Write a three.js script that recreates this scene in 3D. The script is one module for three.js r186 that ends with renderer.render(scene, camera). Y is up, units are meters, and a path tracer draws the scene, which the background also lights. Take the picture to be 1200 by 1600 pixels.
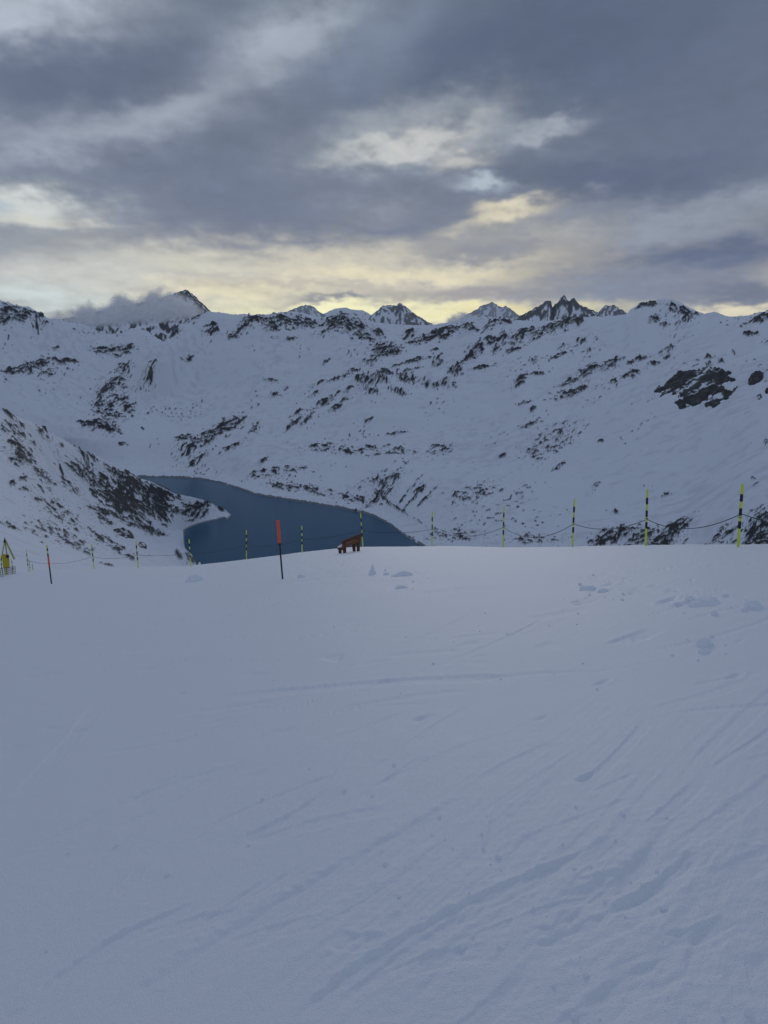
import * as THREE from 'three';
import { mergeGeometries } from 'three/addons/utils/BufferGeometryUtils.js';
import { RoundedBoxGeometry } from 'three/addons/geometries/RoundedBoxGeometry.js';

// ------------------------------------------------------------------ camera, sky, sun, exposure
const EYE = 1.65, F = 1202, HORIZON = 620;             // eye height; focal length and true horizon in photo pixels (1200 x 1600)
const scene = new THREE.Scene();
const camera = new THREE.PerspectiveCamera(2 * Math.atan(800 / F) * 180 / Math.PI, 0.75, 0.1, 60000);
const PITCH = Math.atan((800 - HORIZON) / F);
camera.position.set(0, EYE, 0);
camera.rotation.x = -PITCH;
scene.add(camera);
const renderer = new THREE.WebGLRenderer({ antialias: true });
renderer.toneMapping = THREE.LinearToneMapping;
renderer.toneMappingExposure = 1;
renderer.shadowMap.enabled = true;
const sun = new THREE.DirectionalLight(new THREE.Color(1, 0.95, 0.87), 0.5);   // a low sun far behind the overcast
const SUN_AZ = 5 * Math.PI / 180, SUN_EL = 9 * Math.PI / 180;
sun.position.set(Math.sin(SUN_AZ) * Math.cos(SUN_EL), Math.sin(SUN_EL), -Math.cos(SUN_AZ) * Math.cos(SUN_EL)).multiplyScalar(9000);
sun.target.position.set(0, 0, 0);
sun.castShadow = true; sun.shadow.radius = 40;
Object.assign(sun.shadow.camera, { left: -5000, right: 5000, top: 4000, bottom: -4000, near: 100, far: 20000 });
scene.add(sun, sun.target);
scene.fog = new THREE.FogExp2(new THREE.Color(0.74, 0.85, 1), 0.000014);      // the thin blue air of the valley

// ------------------------------------------------------------------ noise
let seed = 12345;
const rnd = () => { seed = (seed * 1664525 + 1013904223) >>> 0; return seed / 4294967296; };
const PERM = new Uint8Array(1024);
{ const p = [...Array(512).keys()].map((i) => i & 255); for (let i = 255; i > 0; i--) { const j = Math.floor(rnd() * (i + 1)); [p[i], p[j]] = [p[j], p[i]]; } for (let i = 0; i < 1024; i++) PERM[i] = p[i & 255]; }
const G2X = new Float32Array(256), G2Y = new Float32Array(256);
for (let i = 0; i < 256; i++) { G2X[i] = Math.cos(i * 2.399963) * 1.5; G2Y[i] = Math.sin(i * 2.399963) * 1.5; }
function noise(x, y) {                                   // gradient noise, about -1 .. 1
  const X = Math.floor(x), Y = Math.floor(y), fx = x - X, fy = y - Y, xi = X & 255, yi = Y & 255;
  const u = fx * fx * fx * (fx * (fx * 6 - 15) + 10), v = fy * fy * fy * (fy * (fy * 6 - 15) + 10);
  const a = PERM[PERM[xi] + yi], b = PERM[PERM[xi + 1] + yi], c = PERM[PERM[xi] + yi + 1], d = PERM[PERM[xi + 1] + yi + 1];
  const n0 = G2X[a] * fx + G2Y[a] * fy, n1 = G2X[b] * (fx - 1) + G2Y[b] * fy, n2 = G2X[c] * fx + G2Y[c] * (fy - 1), n3 = G2X[d] * (fx - 1) + G2Y[d] * (fy - 1);
  return (n0 + u * (n1 - n0)) * (1 - v) + (n2 + u * (n3 - n2)) * v;
}
function fbm(x, y, o = 4, g = 0.5) { let s = 0, a = 1, t = 0; for (let i = 0; i < o; i++) { s += a * noise(x, y); t += a; a *= g; x = x * 2.03 + 17.3; y = y * 2.03 - 9.1; } return s / t; }
function ridged(x, y, o = 4) { let s = 0, a = 1, t = 0; for (let i = 0; i < o; i++) { s += a * (1 - 2 * Math.abs(noise(x, y))); t += a; a *= 0.5; x = x * 2.1 + 5.7; y = y * 2.1 + 3.3; } return s / t; }
const clamp = (x, a = 0, b = 1) => Math.min(b, Math.max(a, x));
const smooth = (a, b, x) => { const t = clamp((x - a) / (b - a)); return t * t * (3 - 2 * t); };
const lerp = (a, b, t) => a + (b - a) * t;
const lin = (c) => (c <= 10.3 ? c / 255 / 12.92 : Math.pow((c / 255 + 0.055) / 1.055, 2.4));

// ------------------------------------------------------------------ from a pixel of the photograph to a direction
const CP = Math.cos(PITCH), SP = Math.sin(PITCH);
function look(u, v) {                                    // bearing, and tangent of the elevation
  const x = u - 600, y = -(v - 800), z = -F, wy = y * CP + z * SP, wz = z * CP - y * SP;
  return { th: Math.atan2(x, -wz), tan: wy / Math.hypot(x, wz) };
}

// ------------------------------------------------------------------ sky: an overcast with gaps, computed for every direction
{
  const W = 4096, H = 2048, data = new Float32Array(W * H * 4), D = 180 / Math.PI;
  const V = (u, v) => { const l = look(u, v); return [l.th * D, Math.atan(l.tan) * D]; };
  const grey = (c) => { const m = (c[0] + c[1] + c[2]) / 3, k = c[2] > c[0] ? 0.86 : 1; return c.map((x, i) => m + (x - m) * k + (c[2] > c[0] ? [1, 3, 1][i] : 0)); };
  // cloud masses and gaps: centre, half sizes, tilt (photo pixels / degrees), colour, weight, raggedness
  const blobs = [
    [600, 440, 900, 95, 0, [206, 203, 192], 1.0, .5],
    [130, 425, 260, 50, 0, [206, 208, 204], .9, .6],
    [60, 468, 120, 26, 0, [205, 215, 218], .9, .5],
    [620, 425, 330, 50, 0, [226, 219, 197], .75, .7],
    [600, 487, 270, 18, 0, [255, 251, 206], 1, .35],
    [380, 455, 160, 14, 2, [240, 232, 196], .6, .8],
    [690, 428, 240, 12, 0, [246, 236, 200], .7, .9],
    [520, 400, 180, 10, 3, [225, 218, 196], .6, .9],
    [300, 408, 130, 10, -2, [222, 220, 204], .5, .9],
    [760, 458, 200, 13, 0, [168, 164, 166], .8, .5],
    [470, 448, 160, 8, 0, [188, 182, 176], .6, .7],
    [520, 468, 70, 6, 2, [140, 142, 158], .9, .4],
    [330, 430, 90, 7, 0, [190, 190, 186], .5, .8],
    [880, 410, 90, 26, 0, [212, 202, 180], .5, .8],
    [830, 486, 130, 11, 0, [250, 238, 184], .8, .5],
    [1080, 400, 230, 55, 4, [96, 107, 140], .95, .5],
    [1000, 450, 170, 34, 0, [132, 140, 164], .9, .4],
    [1200, 455, 120, 24, 0, [108, 116, 146], .8, .4],
    [1160, 484, 120, 9, 0, [230, 221, 196], .95, .4],
    [450, 345, 620, 42, 2, [122, 130, 154], .85, .6],
    [300, 290, 420, 75, -6, [112, 121, 148], .85, .7],
    [-150, 350, 320, 50, 0, [126, 134, 156], .7, .6],
    [40, 318, 120, 34, 4, [206, 210, 211], 1, .8],
    [60, 345, 130, 12, 0, [214, 214, 204], .6, .9],
    [10, 330, 30, 10, 0, [170, 190, 208], .6, .7],
    [150, 200, 250, 38, 10, [154, 162, 182], .85, .9],
    [330, 128, 110, 28, 28, [172, 178, 194], 1, .9],
    [190, 110, 260, 56, 8, [98, 108, 136], .9, .6],
    [50, 15, 180, 44, 10, [172, 180, 198], .9, .7],
    [450, 45, 130, 55, 22, [164, 173, 191], .9, .9],
    [590, 90, 80, 70, 30, [140, 152, 176], .85, .9],
    [470, 190, 130, 60, 20, [112, 120, 146], .6, .8],
    [880, 90, 380, 130, 4, [88, 101, 130], .9, .6],
    [1150, 160, 200, 150, 0, [98, 108, 136], .7, .6],
    [660, 218, 150, 52, 6, [158, 164, 177], .7, .9],
    [640, 242, 110, 17, 5, [198, 200, 202], .8, 1],
    [735, 262, 40, 16, 4, [206, 205, 200], .8, .9],
    [690, 228, 70, 14, 8, [206, 206, 204], .6, 1],
    [860, 208, 64, 13, 10, [162, 168, 184], .8, .8],
    [960, 280, 260, 44, 2, [94, 105, 135], .85, .6],
    [752, 299, 26, 7, 0, [214, 230, 240], 1, .4],
    [752, 300, 60, 14, 0, [158, 168, 186], .7, .6],
    [770, 342, 80, 13, 8, [222, 214, 190], .95, .5],
    [880, 330, 80, 16, 6, [140, 146, 166], .6, .7],
    [1090, 335, 150, 34, 8, [142, 150, 170], .9, .7],
    [560, 330, 70, 20, 4, [146, 150, 166], .6, .8],
    [760, 390, 130, 18, 0, [128, 132, 152], .7, .7],
  ].map(([u, v, a, b, t, c, w, r]) => {
    const o = V(u, v), x1 = V(u + 10, v), y1 = V(u, v - 10), kx = (x1[0] - o[0]) / 10, ky = (y1[1] - o[1]) / 10, ta = t / D;
    return { x: o[0], y: o[1], a: a * kx, b: b * ky, c: Math.cos(ta), s: Math.sin(ta), col: grey(c).map(lin), w, r };
  });
  const base = [116, 128, 147].map(lin), zen = [112, 125, 151].map(lin), far = [165, 177, 198].map(lin), out = [0, 0, 0];
  for (let j = 0; j < H; j++) {
    const el = ((j + 0.5) / H - 0.5) * 180;
    if (el < -1) { for (let i = 0; i < W; i++) { const q = (j * W + i) * 4; data[q] = 0.15; data[q + 1] = 0.18; data[q + 2] = 0.25; data[q + 3] = 1; } continue; }
    const y = Math.max(Math.sin(el / D), 0.0), ce = Math.cos(el / D);
    for (let i = 0; i < W; i++) {
      const ph = ((i + 0.5) / W - 0.5) * 2 * Math.PI, dx = Math.cos(ph) * ce, dz = Math.sin(ph) * ce;
      const az = Math.atan2(dx, -dz) * D, k = 1 / (y + 0.16), px = dx * k, pz = dz * k;
      const n1 = fbm(px * 1.7 + 3, pz * 1.7, 5, 0.55), n2 = fbm(px * 1.7 - 40, pz * 1.7 + 8, 5, 0.55), n3 = fbm(px * 5 + 11, pz * 5, 6, 0.64), n5 = fbm(px * 9 - 7, pz * 9 + 30, 4, 0.6);
      const back = smooth(30, 75, Math.abs(az)), up = smooth(35, 60, el);
      const deck = smooth(-0.35, 0.45, n1 + 0.5 * n2);
      for (let c = 0; c < 3; c++) { const g = lerp(lerp(base[c], far[c], back * smooth(-.35, .4, n1)), zen[c], up); out[c] = g * (0.86 + 0.3 * deck); }
      if (Math.abs(az) < 75 && el < 75) {
        const fl = 0.25 + 0.04 * Math.min(el, 25), wx = az + n2 * 3.2 + n5 * 1.2, wy = el + n1 * (0.4 + 0.09 * Math.min(el, 25)) + n5 * 1.3 * fl;
        for (const b of blobs) {
          const ax = wx - b.x, ay = wy - b.y;
          if (Math.abs(ax) > 2.6 * (b.a + b.b) || Math.abs(ay) > 2.6 * (b.b + b.a * Math.abs(b.s) + 0.3)) continue;
          const p = (ax * b.c + ay * b.s) / b.a, q = (-ax * b.s + ay * b.c) / b.b, r2 = p * p + q * q;
          if (r2 > 5) continue;
          const e = Math.exp(-r2 * 0.95) * Math.max(0, 1 + b.r * (1.1 * n3 + 0.5 * n2)), m = b.w * (0.62 * Math.min(e, 1) + 0.38 * smooth(0.06, 0.9, e));
          for (let c = 0; c < 3; c++) out[c] += (b.col[c] - out[c]) * clamp(m * 1.12);
        }
      }
      const t = 1 + 0.17 * n3 + 0.08 * fbm(px * 16, pz * 16, 4, 0.6), q = (j * W + i) * 4;
      for (let c = 0; c < 3; c++) data[q + c] = out[c] * t;
      data[q + 3] = 1;
    }
  }
  const sky = new THREE.DataTexture(data, W, H, THREE.RGBAFormat, THREE.FloatType);
  sky.mapping = THREE.EquirectangularReflectionMapping; sky.magFilter = THREE.LinearFilter; sky.needsUpdate = true;
  scene.background = sky; scene.environment = sky;
}

// ------------------------------------------------------------------ helpers
function tag(o, label, category, group, kind) { o.userData.label = label; if (category) o.userData.category = category; if (group) o.userData.group = group; if (kind) o.userData.kind = kind; return o; }
const used = {};
function numbered(n) { used[n] = (used[n] ?? -1) + 1; return used[n] ? n + '_' + String(used[n]).padStart(3, '0') : n; }
function put(name, geo, mat, parent = scene) { const m = new THREE.Mesh(geo, mat); m.name = parent === scene ? numbered(name) : name; m.castShadow = m.receiveShadow = true; parent.add(m); return m; }
function pchip(xs, ys) {                                  // monotone cubic through points
  const n = xs.length, m = new Float64Array(n), dl = new Float64Array(n);
  for (let i = 0; i < n - 1; i++) dl[i] = (ys[i + 1] - ys[i]) / (xs[i + 1] - xs[i]);
  m[0] = dl[0]; m[n - 1] = dl[n - 2];
  for (let i = 1; i < n - 1; i++) m[i] = dl[i - 1] * dl[i] <= 0 ? 0 : 2 * dl[i - 1] * dl[i] / (dl[i - 1] + dl[i]);
  return (x) => {
    if (x <= xs[0]) return ys[0]; if (x >= xs[n - 1]) return ys[n - 1];
    let i = 0; while (xs[i + 1] < x) i++;
    const h = xs[i + 1] - xs[i], t = (x - xs[i]) / h, t2 = t * t, t3 = t2 * t;
    return ys[i] * (2 * t3 - 3 * t2 + 1) + h * m[i] * (t3 - 2 * t2 + t) + ys[i + 1] * (3 * t2 - 2 * t3) + h * m[i + 1] * (t3 - t2);
  };
}
const linear1 = (xs, ys) => (x) => { if (x <= xs[0]) return ys[0]; const n = xs.length; if (x >= xs[n - 1]) return ys[n - 1]; let i = 0; while (xs[i + 1] < x) i++; return lerp(ys[i], ys[i + 1], (x - xs[i]) / (xs[i + 1] - xs[i])); };
const LAKE = -400;
// a feature line of the land: points [u, v, distance] or [u, v] on the lake's level or [u, v, distance, height]
function line(points, crisp) {
  const p = points.map(([u, v, d, h]) => { const l = look(u, v); d = d ?? (LAKE - EYE) / l.tan; return { th: l.th, d, h: h ?? EYE + d * l.tan }; }).sort((a, b) => a.th - b.th);
  const th = p.map((a) => a.th), f = crisp ? linear1 : pchip, tn = f(th, p.map((a) => (a.h - EYE) / a.d)), d = f(th, p.map((a) => a.d));
  return (t) => { const r = d(t); return [r, EYE + r * tn(t)]; };
}
const shifted = (l, dd, dh) => (t) => { const [d, h] = l(t); return [d + dd, h + dh]; };
function columns(a, b, step, wide, wideStep) {             // bearings, degrees
  const o = [];
  for (let t = -wide; t < a - 1e-6; t += wideStep) o.push(t);
  for (let t = a; t <= b + 1e-6; t += step) o.push(t);
  for (let t = b + wideStep; t <= wide; t += wideStep) o.push(t);
  return o.map((t) => t * Math.PI / 180);
}
class Land {
  constructor(lines) { this.lines = lines; }
  profile(th) {
    const D = [], Hh = [];
    for (const l of this.lines) { let [d, h] = l(th); if (D.length && d < D[D.length - 1] + 4) d = D[D.length - 1] + 4; D.push(d); Hh.push(h); }
    const f = pchip(D, Hh); f.D = D; f.H = Hh; return f;
  }
  hit(u, v, plain) {                                              // the first point of the land that this line of sight meets
    const { th, tan } = look(u, v), f0 = this.profile(th), D = f0.D, sn = Math.sin(th), cs = Math.cos(th); let last = D[0];
    const f = !this.relief || plain ? f0 : (d) => { let k = 0; while (k < D.length - 2 && d >= D[k + 1]) k++; const h = f0(d); return h + this.relief(d * sn, -d * cs, k + (d - D[k]) / (D[k + 1] - D[k]), d, h); };
    for (let k = 1; k < 2400; k++) {
      const d = lerp(D[0], D[D.length - 2], k / 2399);
      if (f(d) >= EYE + d * tan) { const m = (d + last) / 2; return { th, d: m, x: m * Math.sin(th), z: -m * Math.cos(th), y: f(m) }; }
      last = d;
    }
    const d = D[D.length - 2]; return { th, d, x: d * Math.sin(th), z: -d * Math.cos(th), y: f(d) };
  }
  height(x, z) { return this.profile(Math.atan2(x, -z))(Math.hypot(x, z)); }
  // outcrops: where they stand, their spread over the ground and their grain
  outcrops(list) {
    return list.map(([u, v, rx, ry, ang, s]) => {
      const c = this.hit(u, v), a = ang * Math.PI / 180, ca = Math.cos(a), sa = Math.sin(a), e = 3;
      const px = c.d / F, ux = Math.cos(c.th), uz = Math.sin(c.th), fx = Math.sin(c.th), fz = -Math.cos(c.th);
      // along the ground: one photo pixel to the side, and one up the slope
      const up = this.hit(u, v - e, 1), dn = this.hit(u, v + e, 1), le = this.hit(u - 5, v, 1), ri = this.hit(u + 5, v, 1);
      const run = clamp(Math.abs(up.d - dn.d) / (2 * e), px * 0.8, px * 14), drift = clamp((ri.d - le.d) / 10, -5 * px, 5 * px);
      const sx = [ux * px + fx * drift, uz * px + fz * drift], sy = [fx * run, fz * run];
      const A = [sx[0] * ca + sy[0] * sa, sx[1] * ca + sy[1] * sa], B = [-sx[0] * sa + sy[0] * ca, -sx[1] * sa + sy[1] * ca], det = A[0] * B[1] - A[1] * B[0];
      const reach = 1.35 * (Math.hypot(...A) * rx + Math.hypot(...B) * ry);
      return { x: c.x, z: c.z, th: c.th, d: c.d, y: c.y, rx, ry, s, i: [B[1] / det, -B[0] / det, -A[1] / det, A[0] / det], reach, dth: Math.asin(clamp(1.3 * (rx * Math.abs(ca) + ry * Math.abs(sa) + 2) / F, 0, 1)) + 0.004, px, seed: u * 1.37 + v * 0.71 };
    });
  }
}
let dust = -9, ledge = 0;                                            // thin snow with bare ground showing through
function rockAt(list, x, z) {
  let best = -9; dust = -9; ledge = 0;
  for (const p of list) {
    const dx = x - p.x, dz = z - p.z;
    if (Math.abs(dx) > p.reach || Math.abs(dz) > p.reach) continue;
    const a = p.i[0] * dx + p.i[1] * dz, b = p.i[2] * dx + p.i[3] * dz, r = Math.sqrt((a / p.rx) ** 2 + (b / p.ry) ** 2);
    if (r > 1.6) continue;
    const sx = a + p.seed, sy = b + p.seed * 3.1;
    const n = 1.0 * fbm(sx / 17, sy / 6, 3, 0.55) + 0.75 * noise(sx / 9 + 9, sy / 3.2 + 0.25 * sx / 9) + 0.38 * noise(sx / 3.6, sy / 1.9 + 4);
    const val = 0.95 * (1 - smooth(0.3, 1.25, r)) + n - (1.1 - 0.74 * p.s);
    if (val > best) { best = val; ledge = smooth(0.02, 0.4, noise(sx / 11 + 2, sy / 2.3 + 0.2 * sx / 11) + 0.4 * noise(sx / 4, sy / 1.7 + 6) - 0.06 - 0.3 * smooth(0.95, 1.4, p.s) - 0.25 * smooth(0.3, 1.2, val)); }
    const du = 0.55 * (1 - smooth(0.5, 1.55, r)) + 0.9 * noise(sx / 4.4 + 3, sy / 1.5) + 0.6 * noise(sx / 2.2, sy / 1.25 + 8) - (0.95 - 0.45 * Math.min(p.s, 1));
    if (du > dust) dust = du;
  }
  return best;
}
const SNOW = [0.84, 0.872, 0.92];
function rockColor(x, z, y, px, o) {
  const n = fbm(x / (9 * px) + 3, (z + y) / (9 * px), 3), w = 0.036 * (1 + 0.6 * n) + 0.045 * smooth(0.25, 0.6, noise(x / (16 * px), (z - y) / (12 * px) + 7));
  const warm = smooth(-0.2, 0.6, noise(x / (30 * px) + 50, z / (30 * px)));
  o[0] = w * (1 + 0.16 * warm); o[1] = w * (1 + 0.04 * warm); o[2] = w * (1.03 - 0.12 * warm);
}
function grid(nr, nc, position, color) {
  const idx = new Uint32Array((nr - 1) * (nc - 1) * 6); let q = 0;
  for (let j = 0; j < nr - 1; j++) for (let i = 0; i < nc - 1; i++) {
    const a = j * nc + i, b = a + 1, c = a + nc, d = c + 1;
    idx[q++] = a; idx[q++] = b; idx[q++] = d; idx[q++] = a; idx[q++] = d; idx[q++] = c;
  }
  const g = new THREE.BufferGeometry();
  g.setAttribute('position', new THREE.BufferAttribute(position, 3));
  if (color) g.setAttribute('color', new THREE.BufferAttribute(color, 3));
  g.setIndex(new THREE.BufferAttribute(idx, 1)); g.computeVertexNormals();
  return g;
}
// a stretch of land as a mesh: rows between feature lines, columns of bearing
function landMesh(land, ths, rows, rocks, relief, tint, unit) {
  const nr = rows.reduce((a, b) => a + b, 0) + 1, nc = ths.length, pos = new Float32Array(nr * nc * 3), col = new Float32Array(nr * nc * 3), rc = [0, 0, 0];
  for (let i = 0; i < nc; i++) {
    const th = ths[i], f = land.profile(th), near = rocks.filter((p) => Math.abs(p.th - th) < p.dth), sn = Math.sin(th), cs = Math.cos(th);
    let j = 0;
    for (let k = 0; k < rows.length; k++) for (let m = 0; m < rows[k] + (k === rows.length - 1 ? 1 : 0); m++, j++) {
      const t = m / rows[k], d = lerp(f.D[k], f.D[k + 1], t), x = d * sn, z = -d * cs, h0 = f(d), px = d / 770;
      let y = h0 + relief(x, z, k + t, d, h0), r = -9; dust = -9; ledge = 0; if (near.length) r = rockAt(near, x, z);
      if (tint) r = Math.max(r, tint(x, z, k + t, d, y));
      const q = (j * nc + i) * 3, core = smooth(-0.04, 0.1, r) * (1 - 0.92 * ledge);
      const gx = (x * 0.86 + z * 0.5) / unit, gz = (-x * 0.5 + z * 0.86) / unit, streak = noise(gx / 14, gz / 6 + 11) + 0.8 * noise(gx / 5 + 5, gz / 3.2);
      const thin = 0.13 * smooth(0.1, 1.0, streak + 0.9 * fbm(gx / 110, gz / 90, 2));
      const mix = Math.max(core, 0.62 * smooth(0, 0.35, dust), thin);
      if (r > -0.25) y += px * (1.5 * smooth(-0.25, 0.7, r) + 0.6 * (1 - ledge) * smooth(-0.1, 0.2, r) + 1.2 * core * noise(x / (2.4 * unit), z / (3.1 * unit)));
      if (dust > 0) y += px * 0.5 * Math.min(dust, 1);
      pos[q] = x; pos[q + 1] = y; pos[q + 2] = z;
      let w = SNOW;
      col[q] = w[0]; col[q + 1] = w[1]; col[q + 2] = w[2];
      if (mix > 0) { rockColor(x, z, y, unit, rc); for (let c = 0; c < 3; c++) col[q + c] = lerp(col[q + c], rc[c], mix); }
    }
  }
  return grid(nr, nc, pos, col);
}
const M = {
  land: new THREE.MeshStandardMaterial({ name: 'mountain snow and rock', vertexColors: true, roughness: 0.92 }),
  yellow: new THREE.MeshStandardMaterial({ name: 'yellow plastic', color: new THREE.Color(0.66, 0.74, 0.09), roughness: 0.5 }),
  black: new THREE.MeshStandardMaterial({ name: 'black tape', color: new THREE.Color(0.012, 0.012, 0.016), roughness: 0.5 }),
  orange: new THREE.MeshStandardMaterial({ name: 'orange plastic', color: new THREE.Color(0.85, 0.1, 0.03), roughness: 0.5 }),
  rope: new THREE.MeshStandardMaterial({ name: 'rope', color: new THREE.Color(0.05, 0.055, 0.07), roughness: 0.9 }),
};

// ------------------------------------------------------------------ the lake and the ground under everything
{
  const g = new THREE.CircleGeometry(4300, 96); g.rotateX(-Math.PI / 2);
  const N = 512, d = new Uint8Array(N * N * 4);
  for (let j = 0; j < N; j++) for (let i = 0; i < N; i++) {
    const w = (a) => 0.5 + 0.5 * Math.sin(a), x = i / N * 2 * Math.PI, y = j / N * 2 * Math.PI;
    let s = 0; for (let k = 0; k < 14; k++) { const a = k * 2.4, kx = Math.round(Math.cos(a) * (6 + k * 3)), ky = Math.round(Math.sin(a) * (6 + k * 3)); s += w(kx * x + ky * y + k * 1.7) / 14; }
    const q = (j * N + i) * 4; d[q] = d[q + 1] = d[q + 2] = clamp(s * 255, 0, 255); d[q + 3] = 255;
  }
  const bump = new THREE.DataTexture(d, N, N); bump.wrapS = bump.wrapT = THREE.RepeatWrapping; bump.magFilter = THREE.LinearFilter; bump.repeat.set(70, 70); bump.needsUpdate = true;
  const water = new THREE.MeshPhysicalMaterial({ name: 'lake water', color: new THREE.Color(0.016, 0.1, 0.18), roughness: 0.22, specularIntensity: 0.045, bumpMap: bump, bumpScale: 0.25 });
  const lake = put('lake', g, water); lake.position.set(0, LAKE, -2100);
  tag(lake, 'deep blue mountain reservoir lying between the snowy slopes', 'lake', null, 'structure');
  const f = new THREE.CircleGeometry(40000, 64); f.rotateX(-Math.PI / 2);
  const floor = put('valley_floor', f, new THREE.MeshStandardMaterial({ name: 'valley snow', color: new THREE.Color(...SNOW), roughness: 0.95 })); floor.position.y = LAKE - 60;
  tag(floor, 'snowy valley floor under the lake and mountains', 'ground', null, 'structure');
}

// ------------------------------------------------------------------ the great slope across the lake
const shore = line([[-500, 745], [150, 743], [220, 745], [265, 745.5], [310, 748], [330, 751], [365, 760], [400, 772], [450, 780], [500, 788], [545, 796], [575, 803], [600, 814], [630, 834], [665, 855], [720, 880], [800, 905], [1000, 940], [1200, 965], [1700, 990]]);
const ridgeLine = line([[-600, 480, 6200], [-60, 462, 5600], [0, 470, 5600], [14, 474, 5600], [30, 479, 5600], [45, 480, 5600], [60, 489, 5600], [75, 498, 5600], [90, 499, 5600], [103, 504, 5600], [130, 508, 5600], [145, 513, 5600], [157, 521, 5500], [185, 523, 5400], [205, 514, 5300], [217, 511, 5300], [232, 520, 5200], [256, 534, 5000], [268, 522, 5100], [277, 511, 5150], [290, 504, 5200], [303, 499, 5200], [315, 492, 5200], [325, 487, 5200], [350, 489, 5150], [365, 492, 5100], [380, 491, 5050], [395, 493, 5000], [420, 492, 4950], [440, 489, 4900], [460, 488, 4900], [478, 491, 4850], [503, 497, 4800], [515, 491, 4800], [525, 487, 4800], [533, 485, 4800], [545, 490, 4800], [560, 493, 4750], [583, 505, 4700], [600, 506, 4650], [625, 508, 4600], [650, 509, 4600], [675, 508, 4550], [695, 505, 4500], [715, 501, 4500], [740, 495, 4450], [760, 496, 4400], [790, 498, 4400], [815, 503, 4300], [850, 503, 4250], [885, 500, 4200], [910, 498, 4200], [925, 497, 4150], [940, 497, 4100], [960, 496, 4050], [978, 494, 4050], [985, 486, 4000], [998, 477, 4000], [1010, 474, 4000], [1025, 472, 4000], [1040, 469.5, 4000], [1052, 472, 3950], [1065, 477, 3900], [1080, 486, 3850], [1090, 489, 3800], [1105, 494, 3800], [1130, 497, 3700], [1150, 498, 3700], [1170, 498, 3600], [1185, 492, 3500], [1200, 489, 3500], [1260, 480, 3400], [1700, 470, 3200]], true);
const mainLand = new Land([
  shifted(shore, -330, -70),
  shore,
  shifted(shore, 170, 15),
  line([[-500, 690, 4500], [0, 690, 4450], [150, 690, 4450], [300, 700, 4250], [400, 705, 3850], [500, 712, 3500], [600, 722, 3170], [700, 745, 2800], [800, 775, 2440], [900, 800, 2200], [1000, 812, 2050], [1100, 825, 1900], [1200, 830, 1780], [1700, 840, 1600]]),
  line([[-500, 620, 4900], [0, 615, 4900], [150, 625, 4900], [300, 615, 4850], [400, 620, 4450], [500, 630, 4100], [600, 640, 3700], [700, 645, 3450], [800, 655, 3150], [900, 670, 2880], [1000, 680, 2600], [1100, 690, 2350], [1200, 695, 2150], [1700, 700, 1900]]),
  line([[-500, 560, 5250], [0, 560, 5250], [150, 565, 5200], [256, 562, 4900], [300, 550, 5020], [400, 545, 4780], [500, 550, 4500], [600, 555, 4250], [700, 560, 4000], [800, 562, 3750], [900, 575, 3480], [1000, 570, 3250], [1100, 570, 2950], [1200, 570, 2700], [1700, 565, 2400]]),
  ridgeLine,
  shifted(ridgeLine, 900, -420),
]);
mainLand.relief = (x, z, s, d, h) => {
    const w = smooth(1.0, 2.2, s) * (1 - 0.8 * smooth(5.1, 6, s)) * (s > 6.3 ? 0.4 : 1) * smooth(LAKE + 4, LAKE + 70, h);
    const g = x * 0.86 + z * 0.5, c = -x * 0.5 + z * 0.86;              // the grain of the slope
    return w * (34 * fbm(x / 520 + 4, z / 520, 3) + 24 * ridged(g / 800 + 2, c / 230, 3) + 6 * fbm(g / 110, c / 46 + 7, 4, 0.5)) + (s > 5.4 ? 5 * smooth(5.4, 6, s) * noise(x / 26, z / 26) * (s < 6.5) : 0) + smooth(1, 1.2, s) * (s < 2.4 ? 0.5 * noise(x / 22, z / 22) : 0.5 * noise(x / 14, z / 14));
};
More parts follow.
